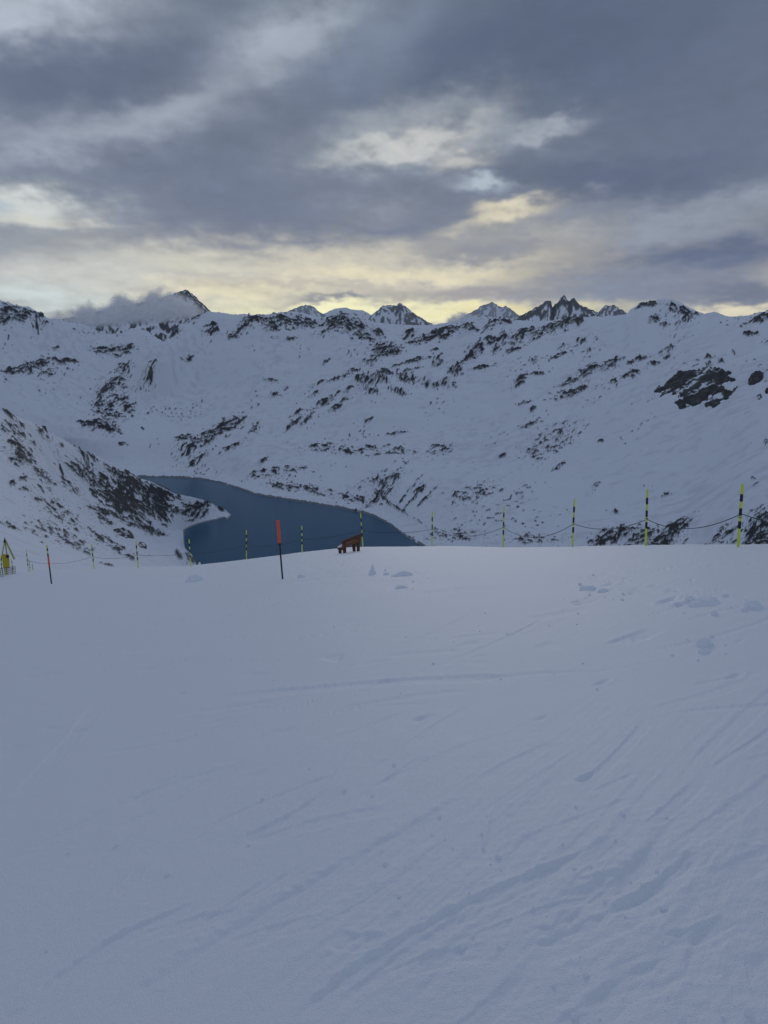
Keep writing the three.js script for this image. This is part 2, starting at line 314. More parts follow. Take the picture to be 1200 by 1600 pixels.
const mainRocks = mainLand.outcrops([
  [25, 488, 30, 12, -20, .62], [28, 499, 10, 6, 0, .8], [5, 500, 14, 9, 20, .7], [62, 493, 5, 9, -60, .6], [70, 506, 7, 4, 40, .75], [25, 579, 22, 5, 6, .98], [60, 570, 18, 4.5, 15, .95], [100, 565, 16, 4, -8, .95], [75, 583, 12, 7, 30, .6], [85, 545, 10, 3.5, 15, .65],
  [162, 549, 16, 6, 10, .9], [195, 546, 14, 7, 15, .85], [185, 556, 9, 5, 0, .5], [195, 577, 14, 8, 45, .7], [180, 600, 24, 13, 40, .62], [160, 612, 14, 8, 30, .62], [232, 581, 16, 6, 30, .5], [295, 560, 9, 5, 10, .85], [150, 632, 12, 7, 20, .55], [152, 663, 16, 5.5, -10, 1], [170, 668, 14, 6, -20, .95], [131, 663, 6, 4.5, 0, .75], [190, 694, 6, 3, 10, .7],
  [345, 672, 34, 9, 25, .8], [375, 660, 10, 2.6, 25, 1], [328, 690, 14, 5, 45, .75], [366, 697, 17, 3.2, 28, .98], [300, 692, 32, 14, 25, .42], [285, 684, 14, 7, 20, .68], [395, 673, 12, 5, 30, .55], [310, 718, 26, 6, 30, .35],
  [386, 500, 12, 8, 30, .75], [400, 498, 14, 6, 5, .95], [430, 500, 32, 9, 10, .82], [425, 514, 12, 5, 20, .95], [470, 503, 28, 8, 5, .75], [480, 508, 16, 4, 10, .98], [527, 500, 24, 13, 25, .85], [548, 509, 26, 11, -10, .85], [590, 520, 10, 4.5, -20, 1], [515, 515, 20, 5, 30, .78], [570, 526, 24, 9, -20, .52], [428, 527, 8, 4, 0, .6], [455, 530, 12, 4, 10, .5], [330, 515, 18, 10, 15, .45], [375, 515, 16, 7, 35, .75], [362, 528, 6, 3.5, 15, .95], [300, 500, 16, 5, 25, .8], [272, 521, 14, 4, 40, .9],
  [595, 547, 18, 9, 28, .95], [615, 550, 14, 9, 20, .85], [585, 560, 22, 6, 25, .6],
  [690, 517, 28, 4.5, 17, .95], [672, 530, 26, 4.5, 17, .92], [650, 537, 12, 3, 15, .85], [720, 512, 14, 4, 17, .98], [640, 522, 14, 7, 30, .6], [700, 524, 16, 5, 17, .7], [680, 547, 10, 2.5, 10, .8], [640, 566, 34, 2.2, 14, .8], [655, 561, 12, 2, 14, .9],
  [770, 507, 16, 5, 25, .98], [735, 515, 10, 5, 10, .8], [795, 503, 8, 4, 0, .9], [785, 529, 12, 6, 45, .8], [765, 533, 14, 6, 25, .62], [820, 520, 24, 9, 30, .66], [866, 510, 26, 5.5, 22, 1], [890, 502, 16, 4, 18, 1], [850, 516, 14, 5, 25, .9], [905, 500, 8, 3, 15, .8], [800, 533, 14, 8, 40, .55],
  [733, 560, 17, 6, 40, .9], [716, 572, 10, 8, 40, .7], [745, 546, 12, 7, 35, .7], [775, 542, 10, 6, 45, .7], [798, 548, 10, 6, 30, .6], [683, 566, 10, 9, 60, .72], [712, 582, 12, 14, 80, .5], [810, 545, 9, 4, 20, .8],
  [530, 591, 13, 3.5, 15, .98], [500, 597, 14, 2.6, 15, .75], [548, 580, 8, 3, 20, .9], [565, 592, 10, 14, 70, .66], [592, 590, 10, 17, 80, .62], [600, 583, 18, 5, 8, .9], [545, 608, 10, 2.6, 30, 1], [580, 612, 5, 12, 80, .7], [575, 596, 16, 8, 40, .6],
  [632, 590, 10, 15, 60, .82], [625, 612, 5, 13, 75, .92], [648, 595, 7, 10, 70, .82], [665, 600, 5, 7, 75, .95], [681, 603, 5.5, 7, 70, .95], [695, 598, 8, 8, 60, .72], [709, 600, 5, 3, 0, .85], [757, 575, 17, 4, 5, .8], [640, 579, 16, 3, 20, .8],
  [507, 628, 18, 5, 30, .9], [525, 637, 15, 6, 20, .6], [480, 655, 14, 3.5, 32, .95], [460, 661, 16, 3.5, 32, .9], [430, 617, 8, 3.5, 25, .85], [446, 608, 5, 2, 25, .8], [490, 617, 11, 2, 27, .85], [425, 595, 12, 2, 0, .45], [510, 565, 8, 2.6, 30, .9], [575, 658, 7, 3, 25, .85], [618, 678, 22, 6, 5, .5], [465, 645, 10, 3, 30, .7], [540, 625, 14, 4, 25, .6],
  [875, 556, 16, 3.6, 27, .9], [812, 595, 12, 4.5, 30, .95], [840, 585, 12, 3, 10, .8], [835, 564, 6, 3, 20, .8], [920, 580, 18, 7, 30, .85], [955, 568, 14, 6, 30, .9], [995, 563, 16, 3.5, 25, 1], [985, 586, 14, 5, 15, .72], [960, 597, 6, 6, 60, .82], [890, 598, 22, 8, 25, .52], [910, 608, 10, 5, 20, .72], [890, 616, 26, 6, 15, .62], [820, 630, 10, 3, 10, .95], [828, 664, 13, 3.6, 27, .92], [832, 640, 6, 4, 30, .8], [873, 729, 13, 3, 38, .95], [937, 690, 5, 2.4, 20, .9], [930, 760, 6, 3, 40, .9], [1041, 772, 5, 4, 0, .8], [962, 801, 5, 4, 0, .75], [785, 713, 10, 2.6, 25, .7], [826, 706, 5, 3, 0, .9], [920, 548, 6, 4, 60, .7], [1106, 558, 4, 2.4, 0, .9], [1040, 548, 14, 7, 25, .5], [1020, 568, 12, 3, 10, .6], [905, 535, 14, 4, 25, .5], [880, 543, 8, 4, 20, .6],
  [1015, 477, 22, 4, 4, .66], [1062, 484, 24, 8, -25, .72], [1022, 500, 11, 6, -20, .8], [1038, 508, 6, 3, 10, .98], [1075, 496, 20, 6, 25, .6], [1190, 497, 18, 5, 12, 1], [1170, 522, 8, 2.6, 0, .9], [1198, 534, 6, 2, 0, .7], [1128, 565, 4, 2, -35, .95], [1108, 568, 4, 2.4, -30, .9], [1146, 549, 4, 2, -40, .9], [1044, 558, 8, 3, 20, .7],
  [958, 836, 38, 8, 18, .88], [1000, 838, 24, 9, 20, .8], [1052, 828, 28, 12, 38, .88], [1030, 846, 24, 8, 15, .8], [1125, 842, 22, 8, 25, .6], [1190, 826, 30, 20, 32, .9], [1182, 846, 26, 9, 12, .95], [1200, 690, 6, 7, 60, .7], [1130, 826, 10, 4, 35, .7],
  [597, 765, 50, 2.4, 48, .98], [591, 752, 6, 11, 60, .8], [658, 764, 9, 4, 35, .98], [648, 777, 28, 1.8, 44, .85], [668, 777, 26, 1.8, 44, .8], [638, 768, 24, 1.8, 44, .8], [560, 705, 60, 8, 0, .24], [500, 700, 40, 8, 10, .3], [610, 706, 50, 6, 0, .3], [480, 765, 60, 9, -8, .28], [560, 782, 40, 8, -10, .28], [705, 836, 60, 14, 0, .2], [612, 790, 42, 2.6, -32, .72], [835, 842, 60, 10, 0, .1], [740, 770, 50, 20, 20, .2], [430, 735, 60, 8, 5, .3], [410, 722, 10, 4, 40, .8], [440, 760, 26, 6, -6, .5], [610, 755, 30, 16, 44, .3], [690, 700, 30, 14, 20, .18], [860, 690, 60, 30, 30, .1], [180, 640, 40, 30, 20, .34],
]);
{
  const ths = columns(-28.2, 28.2, 0.047, 75, 1.6);
  const tint = (x, z, s, d, y) => {
    if (s > 0.9 && s < 1.35 && y < LAKE + 1.5 + 0.8 * noise(x / 60, z / 60)) return 0.06;
    if (s < 1) return 0.4;
    // lone stones, thicker low down
    const n = noise(x / 17 + 31, z / 17), p = fbm(x / 260, z / 260 + 5, 2);
    const low = s < 3.2 ? 0.05 : 0;
    return n - (0.80 - 0.42 * smooth(-0.05, 0.5, p) - low) * 1.0 - 0.12;
  };
  const m = put('mountainside', landMesh(mainLand, ths, [3, 24, 76, 108, 82, 100, 8], mainRocks, mainLand.relief, tint, 4.5), M.land);
  tag(m, 'broad snow-covered mountainside with dark rock bands rising beyond the lake to a long ridge', 'mountainside', null, 'structure');
}

// ------------------------------------------------------------------ the rocky spur on the left with its headland in the lake
const spurCrest = line([[-500, 560, 1300], [0, 640, 1500], [20, 647, 1560], [60, 665, 1700], [100, 688, 1850], [135, 706, 1990], [170, 722, 2120], [195, 735, 2200], [220, 748, 2300], [245, 757, 2370], [270, 770, 2450], [290, 775, 2500], [315, 780, 2590], [335, 789, 2640], [348, 794, 2665], [356, 800, 2670], [362, 806, 2660, -404], [380, 806, 2650, -440]]);
const spurLand = new Land([
  line([[-500, 920, 80], [0, 920, 80], [200, 905, 80], [300, 905, 80], [380, 905, 80]]),
  line([[-500, 905, 220], [0, 896, 260], [100, 891, 420], [200, 888, 700], [270, 887, 1200], [300, 886, 1700], [312, 883, 1790], [322, 880, 1840, -430], [345, 878, 1900, -440], [380, 878, 1900, -440]]),
  line([[-500, 880, 380], [0, 865, 480], [100, 866, 640], [200, 872, 1000], [270, 868, 1520], [290, 861, 1880], [300, 868], [306, 876, 1900, -402], [316, 870, 1960, -430], [345, 868, 2000, -440], [380, 868, 2000, -440]]),
  line([[-500, 830, 520], [0, 820, 700], [100, 840, 900], [200, 858, 1300], [260, 850, 1800], [280, 846, 2060], [288, 840, 2150, -401.5], [296, 840, 2190, -425], [320, 838, 2250, -435], [380, 838, 2250, -440]]),
  line([[-500, 740, 760], [0, 770, 960], [100, 800, 1220], [200, 832, 1650], [260, 832, 2180], [287, 829], [300, 822], [318, 816], [335, 812.5], [350, 809], [357, 806, 2560, -404], [364, 806, 2600, -430], [380, 806, 2600, -440]]),
  line([[-500, 650, 1030], [0, 700, 1250], [100, 745, 1560], [150, 768, 1800], [200, 785, 2010], [245, 790, 2290], [280, 795, 2420], [300, 797, 2500], [320, 798, 2570], [340, 802, 2615], [352, 803.5, 2630], [362, 806, 2635, -405], [380, 806, 2640, -440]]),
  spurCrest,
  shifted(spurCrest, 130, -90), shifted(spurCrest, 420, -260),
]);
spurLand.relief = (x, z, s, d, h) => {
    const w = smooth(0.2, 1.2, s) * (1 - 0.75 * smooth(5.4, 6, s)) * smooth(LAKE - 2, LAKE + 40, h);
    const g = x * 0.6 + z * 0.8, c = -x * 0.8 + z * 0.6, k = clamp(d / 2000, 0.15, 1);
    return w * k * (8 * fbm(x / 260 + 14, z / 260, 3) + 3 * ridged(g / 160 + 2, c / 120, 3) + 2.2 * fbm(g / 46, c / 36 + 7, 4, 0.55)) + 0.6 * k * smooth(LAKE, LAKE + 6, h) * noise(x / 9, z / 9) + smooth(5.4, 6, s) * 2.5 * k * noise(x / 18, z / 18) * (s < 6.6);
};
const spurRocks = spurLand.outcrops([
  [15, 648, 22, 3.5, -30, 0.66], [55, 662, 28, 3.5, -33, 0.63], [20, 672, 22, 14, -35, 0.40], [32, 702, 22, 12, -30, 0.63], [45, 722, 26, 10, -25, 0.53], [25, 718, 12, 8, -10, 0.59], [70, 680, 15, 6, -45, 0.53], [118, 693, 25, 7, -28, 1.3], [125, 702, 22, 3, -28, 0.66], [95, 697, 6, 4, -20, 0.59], [60, 741, 10, 6, -20, 0.59], [76, 751, 12, 8, -40, 0.59], [39, 748, 8, 4, 0, 0.66], [20, 757, 6, 5, -50, 0.59], [38, 766, 7, 3, -20, 0.66], [140, 746, 26, 15, -35, 0.59], [122, 736, 20, 9, -30, 0.52], [108, 730, 10, 3, -30, 0.59], [175, 736, 16, 5, -35, 0.79], [188, 747, 20, 9, -45, 0.63], [205, 753, 14, 8, -35, 1.3], [195, 785, 28, 17, -20, 1.35], [178, 775, 16, 10, -30, 0.70], [224, 770, 12, 10, -40, 0.53], [246, 779, 18, 15, -40, 1.4], [250, 801, 15, 10, -50, 1.3], [228, 792, 20, 14, -30, 0.63], [222, 760, 14, 4, -30, 0.70], [290, 802, 20, 4, 15, 1.15], [312, 792, 19, 4, 18, 1.2], [305, 806, 16, 6, 40, .7], [321, 801, 9, 7, 50, 0.62], [346, 797, 12, 3, -20, 0.44], [275, 776, 16, 4, -15, 0.53], [268, 795, 12, 8, 30, 0.53], [155, 801, 17, 8, -10, 0.60], [166, 816, 16, 6, -10, 0.63], [200, 816, 42, 8, -10, 0.31], [236, 830, 18, 6, -15, 0.70], [250, 835, 12, 4, -10, 0.70], [160, 770, 24, 12, -30, 0.26], [60, 779, 8, 4, -20, 0.52], [90, 800, 50, 22, -30, 0.09], [15, 822, 16, 5, -25, 0.49], [50, 830, 14, 3, -20, 0.45], [128, 861, 14, 3, -30, 0.60], [165, 882, 12, 2.6, -25, 0.72], [205, 872, 8, 4, -30, 0.63], [190, 867, 12, 1.6, -35, 0.62], [280, 868, 7, 6, -40, 0.63], [298, 874, 6, 8, -60, 0.75], [310, 880, 5, 4, -40, 0.70], [100, 840, 60, 20, -20, 0.15], [170, 850, 40, 10, -20, 0.26], [110, 760, 30, 10, -30, 0.22], [60, 700, 14, 6, -40, 0.29], [85, 672, 12, 4, -35, 0.45], [145, 715, 16, 4, -35, 0.45],
]);
{
  const ths = columns(-29.5, -10.3, 0.054, 62, 1.8).filter((t) => t < -0.17);
  const tint = (x, z, s, d, y) => {
    if (s > 1.2 && y < LAKE + 0.9) return 0.05;
    const k = d / 2000, n = noise(x / (12 * k) + 31, z / (12 * k)), p = fbm(x / 160, z / 160 + 5, 2);
    return n - (0.84 - 0.36 * smooth(-0.1, 0.5, p)) - 0.1;
  };
  const m = put('rocky_spur', landMesh(spurLand, ths, [6, 24, 50, 60, 76, 70, 6, 4], spurRocks, spurLand.relief, tint, 2.4), M.land);
  tag(m, 'steep snowy spur with dark cliffs running down to a headland in the lake', 'hillside', null, 'structure');
}

// ------------------------------------------------------------------ peaks behind the ridge
function peak(name, label, crest, o) {
  const top = line(crest.map(([u, v]) => [u, v, o.d]), true), lo = look(crest[0][0], 480).th, hi = look(crest[crest.length - 1][0], 480).th, fall = o.fall ?? 0.75, depth = o.depth ?? 1500;
  const land = new Land([
    (t) => { const [d, h] = top(t); return [d - depth, h - depth * fall]; },
    (t) => { const [d, h] = top(t); return [d - depth * 0.35, h - depth * 0.35 * fall * (o.steep ?? 1.25)]; },
    top, shifted(top, depth * 0.4, -depth * 0.4 * fall), shifted(top, depth, -depth * fall)]);
  const n = Math.ceil((hi - lo) * 57.3 / 0.055), ths = [...Array(n + 1).keys()].map((i) => lerp(lo, hi, i / n)), px = o.d / 770;
  const relief = (x, z, s, d, h) => {
    const a = Math.atan2(x, -z) * o.d, b = (o.d - d), w = 1 - 0.9 * smooth(1.7, 2, s) * (s < 2.3);
    const ribs = ridged(a / (o.rib ?? 170) + 0.25 * fbm(b / 200, a / 300, 2) + 5, b / 700 + 3, 4);
    return w * (o.relief ?? 26) * (ribs + 0.6 * fbm(a / 70, b / 90 + 8, 3)) + (s > 1.6 && s < 2.4 ? (o.jag ?? 3) * noise(a / (3 * px), 4.4) : 0);
  };
  const tint = (x, z, s, d, y) => {
    const a = Math.atan2(x, -z) * o.d / px, b = (o.d - d) / px * 0.6;
    const ribs = ridged(a / 12 + 0.25 * fbm(b / 16, a / 20, 2) + 5, b / 50 + 3, 3);
    return Math.min(o.most ?? 0.085, (o.rock ?? 0.5) - 0.8 + 0.22 * ribs + 0.75 * fbm(a / 9 + b / 14, b / 8 - a / 30, 4, 0.65) + 0.45 * noise(a / 2.8, b / 3.2) + (o.top ?? 0) * smooth(1.3, 2, s));
  };
  const m = put(name, landMesh(land, ths, [24, 66, 8, 4], [], relief, tint, px), M.land);
  tag(m, label, 'mountain peak', null, 'structure');
}
peak('mountain_peak', 'dark pointed peak at the left with a cloud wrapped round its flank', [[60, 512], [90, 503], [130, 494], [170, 486], [230, 474], [265, 464], [280, 459], [287, 457], [292, 456], [297, 459], [304, 464], [312, 473], [320, 481], [330, 490], [345, 499], [370, 515]], { d: 7400, rock: .74, fall: .6, depth: 1500, relief: 34, rib: 210, top: .25 });
peak('mountain_peak', 'small rounded snowy summit above the dark rocks left of the centre', [[405, 512], [425, 497], [440, 491], [455, 486], [466, 481], [475, 478], [482, 478], [490, 481], [498, 488], [506, 493], [525, 505]], { d: 8800, rock: .78, most: .04, relief: 30, rib: 160 });
peak('mountain_peak', 'low white snow ridge between the rounded summit and the pyramid peak', [[485, 510], [505, 491], [515, 486], [527, 482], [540, 481], [550, 484], [558, 485], [567, 485], [575, 489], [590, 500], [605, 512]], { d: 10500, rock: .12, relief: 18, fall: .5 });
peak('mountain_peak', 'grey pyramid-shaped peak with a sharp tip in the middle of the skyline', [[560, 515], [583, 492], [590, 486], [598, 480], [604, 478], [614, 479], [620, 478.5], [624, 475.5], [626.5, 474], [629, 476], [634, 481], [641, 487], [650, 493], [660, 499], [672, 506], [690, 516]], { d: 7600, rock: .74, most: .06, relief: 24, rib: 95, fall: .8 });
peak('mountain_peak', 'broad glaciered peak with a small dark summit cap right of the centre', [[690, 514], [712, 503], [730, 493], [745, 485], [750, 480], [756, 477.5], [763, 476], [770, 474], [777, 478], [785, 482], [790, 480], [796, 484], [805, 490], [815, 498], [830, 508]], { d: 9600, rock: .66, most: .035, relief: 36, rib: 210, fall: .55, top: .25 });
peak('mountain_peak', 'jagged row of dark rock pinnacles standing on the ridge', [[795, 512], [811, 497], [825, 490], [838, 482], [846, 478], [852, 473], [857, 470.5], [861, 471], [863, 481], [868, 477], [874, 471], [877, 466], [881, 463], [884, 465], [886, 471], [890, 473], [894, 468.5], [897, 467], [901, 473], [906, 479], [915, 482], [922, 485], [932, 489], [945, 497], [965, 510]], { d: 5600, rock: .62, relief: 22, rib: 70, fall: .85, depth: 900, top: .4, jag: 4, most: .07 });
peak('mountain_peak', 'small rocky summit between the pinnacles and the snow dome', [[905, 512], [925, 497], [935, 490], [942, 483], [947, 478.5], [951, 480], [958, 478], [965, 482], [975, 489], [985, 496], [1000, 508]], { d: 5000, rock: .78, most: .06, relief: 18, rib: 90, fall: .7, depth: 900 });
peak('mountain_peak', 'tiny far white summit in the pale gap at the right', [[1075, 503], [1098, 491], [1108, 489], [1115, 487], [1122, 489], [1132, 493], [1150, 498], [1170, 504]], { d: 11500, rock: .05, relief: 14, fall: .5 });

// ------------------------------------------------------------------ rock outcrops and boulders standing out of the snow
function outcrop(label, land, u, v, rx, ry, ang, tall, o = {}) {
  const [p] = land.outcrops([[u, v, rx, ry, ang, 1]]), n = Math.round(clamp(rx * 2.2, 14, 130)), m = Math.round(clamp(ry * 2.6, 14, 90)), det = p.i[0] * p.i[3] - p.i[1] * p.i[2];
  const pos = new Float32Array(n * m * 3), col = new Float32Array(n * m * 3), rc = [0, 0, 0], Hh = tall * p.px;
  for (let j = 0; j < m; j++) for (let i = 0; i < n; i++) {
    const a = (i / (n - 1) * 2 - 1) * 1.25 * rx, b = (j / (m - 1) * 2 - 1) * 1.25 * ry;
    const dx = (p.i[3] * a - p.i[1] * b) / det, dz = (-p.i[2] * a + p.i[0] * b) / det, x = p.x + dx, z = p.z + dz;
    const s = p.seed, edge = Math.hypot(a / rx, b / ry) + 0.42 * fbm(a / 13 + s, b / 9 + s, 3) + (o.skew ?? 0) * a / rx * b / ry;
    const front = smooth(1.05, 0.55, edge), crag = ridged(a / 15 + b / 26 + s, b / 7 - a / 30, 4), ledge = Math.floor(3 * (0.5 + 0.5 * crag)) / 3;
    const y = land.height(x, z) - 3 * p.px + 3 * p.px * smooth(1.25, 1.0, edge) + Hh * front * (0.62 + 0.2 * crag + 0.25 * ledge + 0.2 * (b / ry)) + p.px * 1.2 * front * noise(a / 2.2, b / 2.2 + s) + Hh * 0.3 * front * ridged(a / (rx * .5) + s, b / (ry * .4) + a / rx, 2);
    const q = (j * n + i) * 3, lx = p.x;
    pos[q] = x - p.x; pos[q + 1] = y - p.y; pos[q + 2] = z - p.z;
    const Q = clamp(rx / 45, 0.35, 1.2), bare = 0.85 * smooth(1.12, 0.9, edge) + 0.9 * fbm(a / (30 * Q) + s, b / (9 * Q), 3, 0.5) + 0.5 * smooth(0.3, 0.85, Math.hypot(a / rx, b / ry)) - 0.2 + 0.75 * noise(a / (26 * Q) + b / 20 + s, (b - 0.12 * a) / (2.6 * Q)) + 0.25 * noise(a / 4, b / 2) - (o.snow ?? 0.5) - 0.25 * smooth(0.1, 0.5, b / ry) * (o.cap ?? 0);
    rockColor(x, z, y, p.px * 0.6, rc);
    const k = o.bright ?? 1, mix = smooth(-0.05, 0.15, bare) * smooth(1.2, 1.08, edge);
    for (let c = 0; c < 3; c++) col[q + c] = lerp(SNOW[c], rc[c] * k, mix);
  }
  const mesh = put('rock_outcrop', grid(m, n, pos, col), M.land); mesh.geometry.computeBoundingBox();
  mesh.position.set(p.x, p.y, p.z);
  return tag(mesh, label, 'rock outcrop', 'rock outcrops standing out of the snow');
}
outcrop('large brown-grey rock outcrop streaked with snow high on the right mountainside', mainLand, 1080, 603, 60, 30, 14, 11, { snow: .46, bright: 1.3, skew: .15 });
outcrop('small pointed dark rock just right of the largest outcrop', mainLand, 1181, 592, 12, 6, 25, 9, { snow: .1, bright: 1.2 });
outcrop('small round boulder on the slope below the pointed dark rock', mainLand, 1186, 621, 6, 6, 30, 5, { snow: .15 });
outcrop('dark rock cut by the right edge of the photo level with the largest outcrop', mainLand, 1200, 611, 6, 6, 0, 6, { snow: .1 });
outcrop('dark brown boulder below the headland cliffs and above the left fence poles', spurLand, 196, 834, 15, 8, -20, 5, { snow: .42, bright: 1.1 });
outcrop('dark boulder pair just right of the second fence pole from the headland bay', spurLand, 223, 853, 9, 6, -40, 3, { snow: .5 });

// ------------------------------------------------------------------ clouds hanging on the peaks
const vapour = new THREE.MeshPhysicalMaterial({ name: 'vapour', vertexColors: true, transparent: true, roughness: 1, specularIntensity: 0, transmission: 0.6, thickness: 0, side: THREE.DoubleSide, depthWrite: false });
function cloud(label, us, tops, bots, D0, dense, sz, s0) {
  const parts = [], topAt = linear1(us, tops), botAt = linear1(us, bots), u0 = us[0], u1 = us[us.length - 1], v0 = Math.min(...tops) - 16, v1 = Math.max(...bots) + 12, mid = (u0 + u1) / 2, half = (u1 - u0) / 2;
  for (let k = 0; k < 2; k++) {
    const nx = Math.round((u1 - u0) * 0.75) + 8, ny = 66, pos = new Float32Array(nx * ny * 3), col = new Float32Array(nx * ny * 4), idx = [];
    for (let j = 0; j < ny; j++) for (let i = 0; i < nx; i++) {
      const u = lerp(u0, u1, i / (nx - 1)), v = lerp(v1, v0, j / (ny - 1)), l = look(u, v), s = k * 7.3 + s0;
      const puff = fbm(u / (34 * sz) + s, v / (22 * sz) + s * 2, 4, 0.5), wisp = fbm(u / (13 * sz) + s, v / (10 * sz) - s, 3, 0.45);
      const d = D0 + k * 90 - 140 * (1 - ((u - mid) / half) ** 2) + 70 * puff, q = j * nx + i;
      pos[q * 3] = d * Math.sin(l.th); pos[q * 3 + 1] = EYE + d * l.tan; pos[q * 3 + 2] = -d * Math.cos(l.th);
      const up = (v - topAt(u) + 8 * sz * puff + 7 * sz * wisp) / (9 * sz), dn = (botAt(u) - v + 6 * sz * fbm(u / 18 + 3 * s, v / 14, 3)) / (7 * sz);
      let al = smooth(-0.9, 1.2, up) * smooth(-0.6, 1.3, dn) * smooth(u0, u0 + half * 0.32, u) * smooth(u1, u1 - half * 0.24, u);
      al *= dense * (0.86 + 0.5 * puff);
      col[q * 4] = col[q * 4 + 1] = 0.97; col[q * 4 + 2] = 0.98; col[q * 4 + 3] = clamp(al, 0, 0.93);
    }
    for (let j = 0; j < ny - 1; j++) for (let i = 0; i < nx - 1; i++) {
      const a = j * nx + i; if (Math.max(col[a * 4 + 3], col[(a + 1) * 4 + 3], col[(a + nx) * 4 + 3], col[(a + nx + 1) * 4 + 3]) < 0.008) continue;
      idx.push(a, a + 1, a + nx + 1, a, a + nx + 1, a + nx);
    }
    const g = new THREE.BufferGeometry(); g.setAttribute('position', new THREE.BufferAttribute(pos, 3)); g.setAttribute('color', new THREE.BufferAttribute(col, 4)); g.setIndex(idx); g.computeVertexNormals(); parts.push(g);
  }
  const c = put('cloud', mergeGeometries(parts), vapour); c.castShadow = false;
  return tag(c, label, 'cloud');
}
cloud('grey ragged cloud hanging against the pointed peak at the left', [60, 80, 100, 118, 130, 140, 152, 165, 175, 188, 200, 215, 228, 238, 250, 262, 275, 288, 300, 312, 325, 335],
  [500, 493, 491, 486, 479, 475, 483, 478, 468, 461, 466, 470, 464, 457, 452, 456, 461, 465, 472, 480, 488, 494], [501, 503, 505, 508, 510, 513, 512, 511, 510, 508, 507, 506, 506, 505, 505, 504, 502, 500, 499, 497, 495, 494], 6500, 1, 1, 0);
cloud('small pale wisp of cloud in the gap between the pyramid peak and the glaciered peak', [692, 704, 714, 722, 732, 745, 757], [501, 495, 491, 489, 492, 493, 497], [504, 505, 504, 503, 501, 500, 499], 9000, 0.8, 0.45, 31);

// ------------------------------------------------------------------ the piste in front
const brow = line([[-300, 925, 54], [0, 899, 54], [60, 892, 53], [145, 888, 52], [213, 886, 51], [297, 884, 50], [315, 882, 49.5], [350, 878, 48], [400, 872, 46], [440, 867, 45], [470, 863, 44], [500, 860, 42], [530, 857, 40], [564, 854.5, 38.5], [620, 854, 37.5], [675, 853.5, 36.5], [730, 854, 34], [787, 855, 32], [840, 855, 29.5], [895, 854, 27], [960, 852.5, 25], [1010, 852, 23.5], [1080, 851, 22], [1155, 852, 20.5], [1200, 851, 20], [1400, 850, 19]]);
const BR = { n: 721, lo: -1.2, hi: 1.2 };
{
  const raw = [...Array(BR.n).keys()].map((i) => { const t = lerp(BR.lo, BR.hi, i / (BR.n - 1)), [d, h] = brow(t); return [d, (EYE - h) / d]; }), step = (BR.hi - BR.lo) / (BR.n - 1);
  const blur = (c, deg) => { const R = Math.ceil(deg / 57.3 * 2.5 / step), o = new Float64Array(BR.n); for (let i = 0; i < BR.n; i++) { let s = 0, w = 0; for (let k = -R; k <= R; k++) { const g = Math.exp(-0.5 * (k * step * 57.3 / deg) ** 2), q = Math.min(BR.n - 1, Math.max(0, i + k)); s += g * raw[q][c]; w += g; } o[i] = s / w; } return o; };
  BR.d = blur(0, 2.2); BR.k = blur(1, 0.5); BR.D = blur(0, 8); BR.K = blur(1, 6);
}
function slopeAt(th) {                                     // ground along a bearing falls as a d + b d^2; calmer near the camera
  const q = clamp((th - BR.lo) / (BR.hi - BR.lo), 0, 0.99999) * (BR.n - 1), i = Math.floor(q), f = q - i, at = (a) => lerp(a[i], a[i + 1], f);
  const dc = at(BR.d), k = at(BR.k), D = at(BR.D), K = at(BR.K), w = smooth(0.62, 1.2, Math.abs(th));
  const mix = (a, b) => [lerp(a, 0.1 * Math.cos(th), w), lerp(b, 0.0009 * smooth(-0.6, 0.4, Math.cos(th)), w)];
  const [a, b] = mix(k - 2 * EYE / dc, EYE / dc ** 2), [A, B] = mix(K - 2 * EYE / D, EYE / D ** 2);
  return { a, b, A, B, k, dc, w };
}
function fall(s, d) {
  const lim = Math.max((0.62 - s.a) / (2 * s.b + 1e-9), 0), e = Math.min(d, lim), f = s.a * e + s.b * e * e, g = s.A * e + s.B * e * e;
  return -lerp(g, f, smooth(0.15, 0.95, d / s.dc)) - (d > lim ? 0.62 * (d - lim) : 0);
}
function onPiste(u, v) {                                   // ground point under a pixel (on the brow when the pixel lies above it)
  const { th, tan } = look(u, v), s = slopeAt(th); let d = s.dc, low = 0.5;
  for (let k = 0; k <= 240; k++) { const t = 0.8 * Math.pow(s.dc / 0.8, k / 240); if (EYE + t * tan <= fall(s, t)) { d = t; break; } low = t; }
  if (d < s.dc) for (let k = 0; k < 24; k++) { const m = (low + d) / 2; if (EYE + m * tan <= fall(s, m)) d = m; else low = m; }
  return { th, d, x: d * Math.sin(th), z: -d * Math.cos(th), y: fall(s, d) };
}
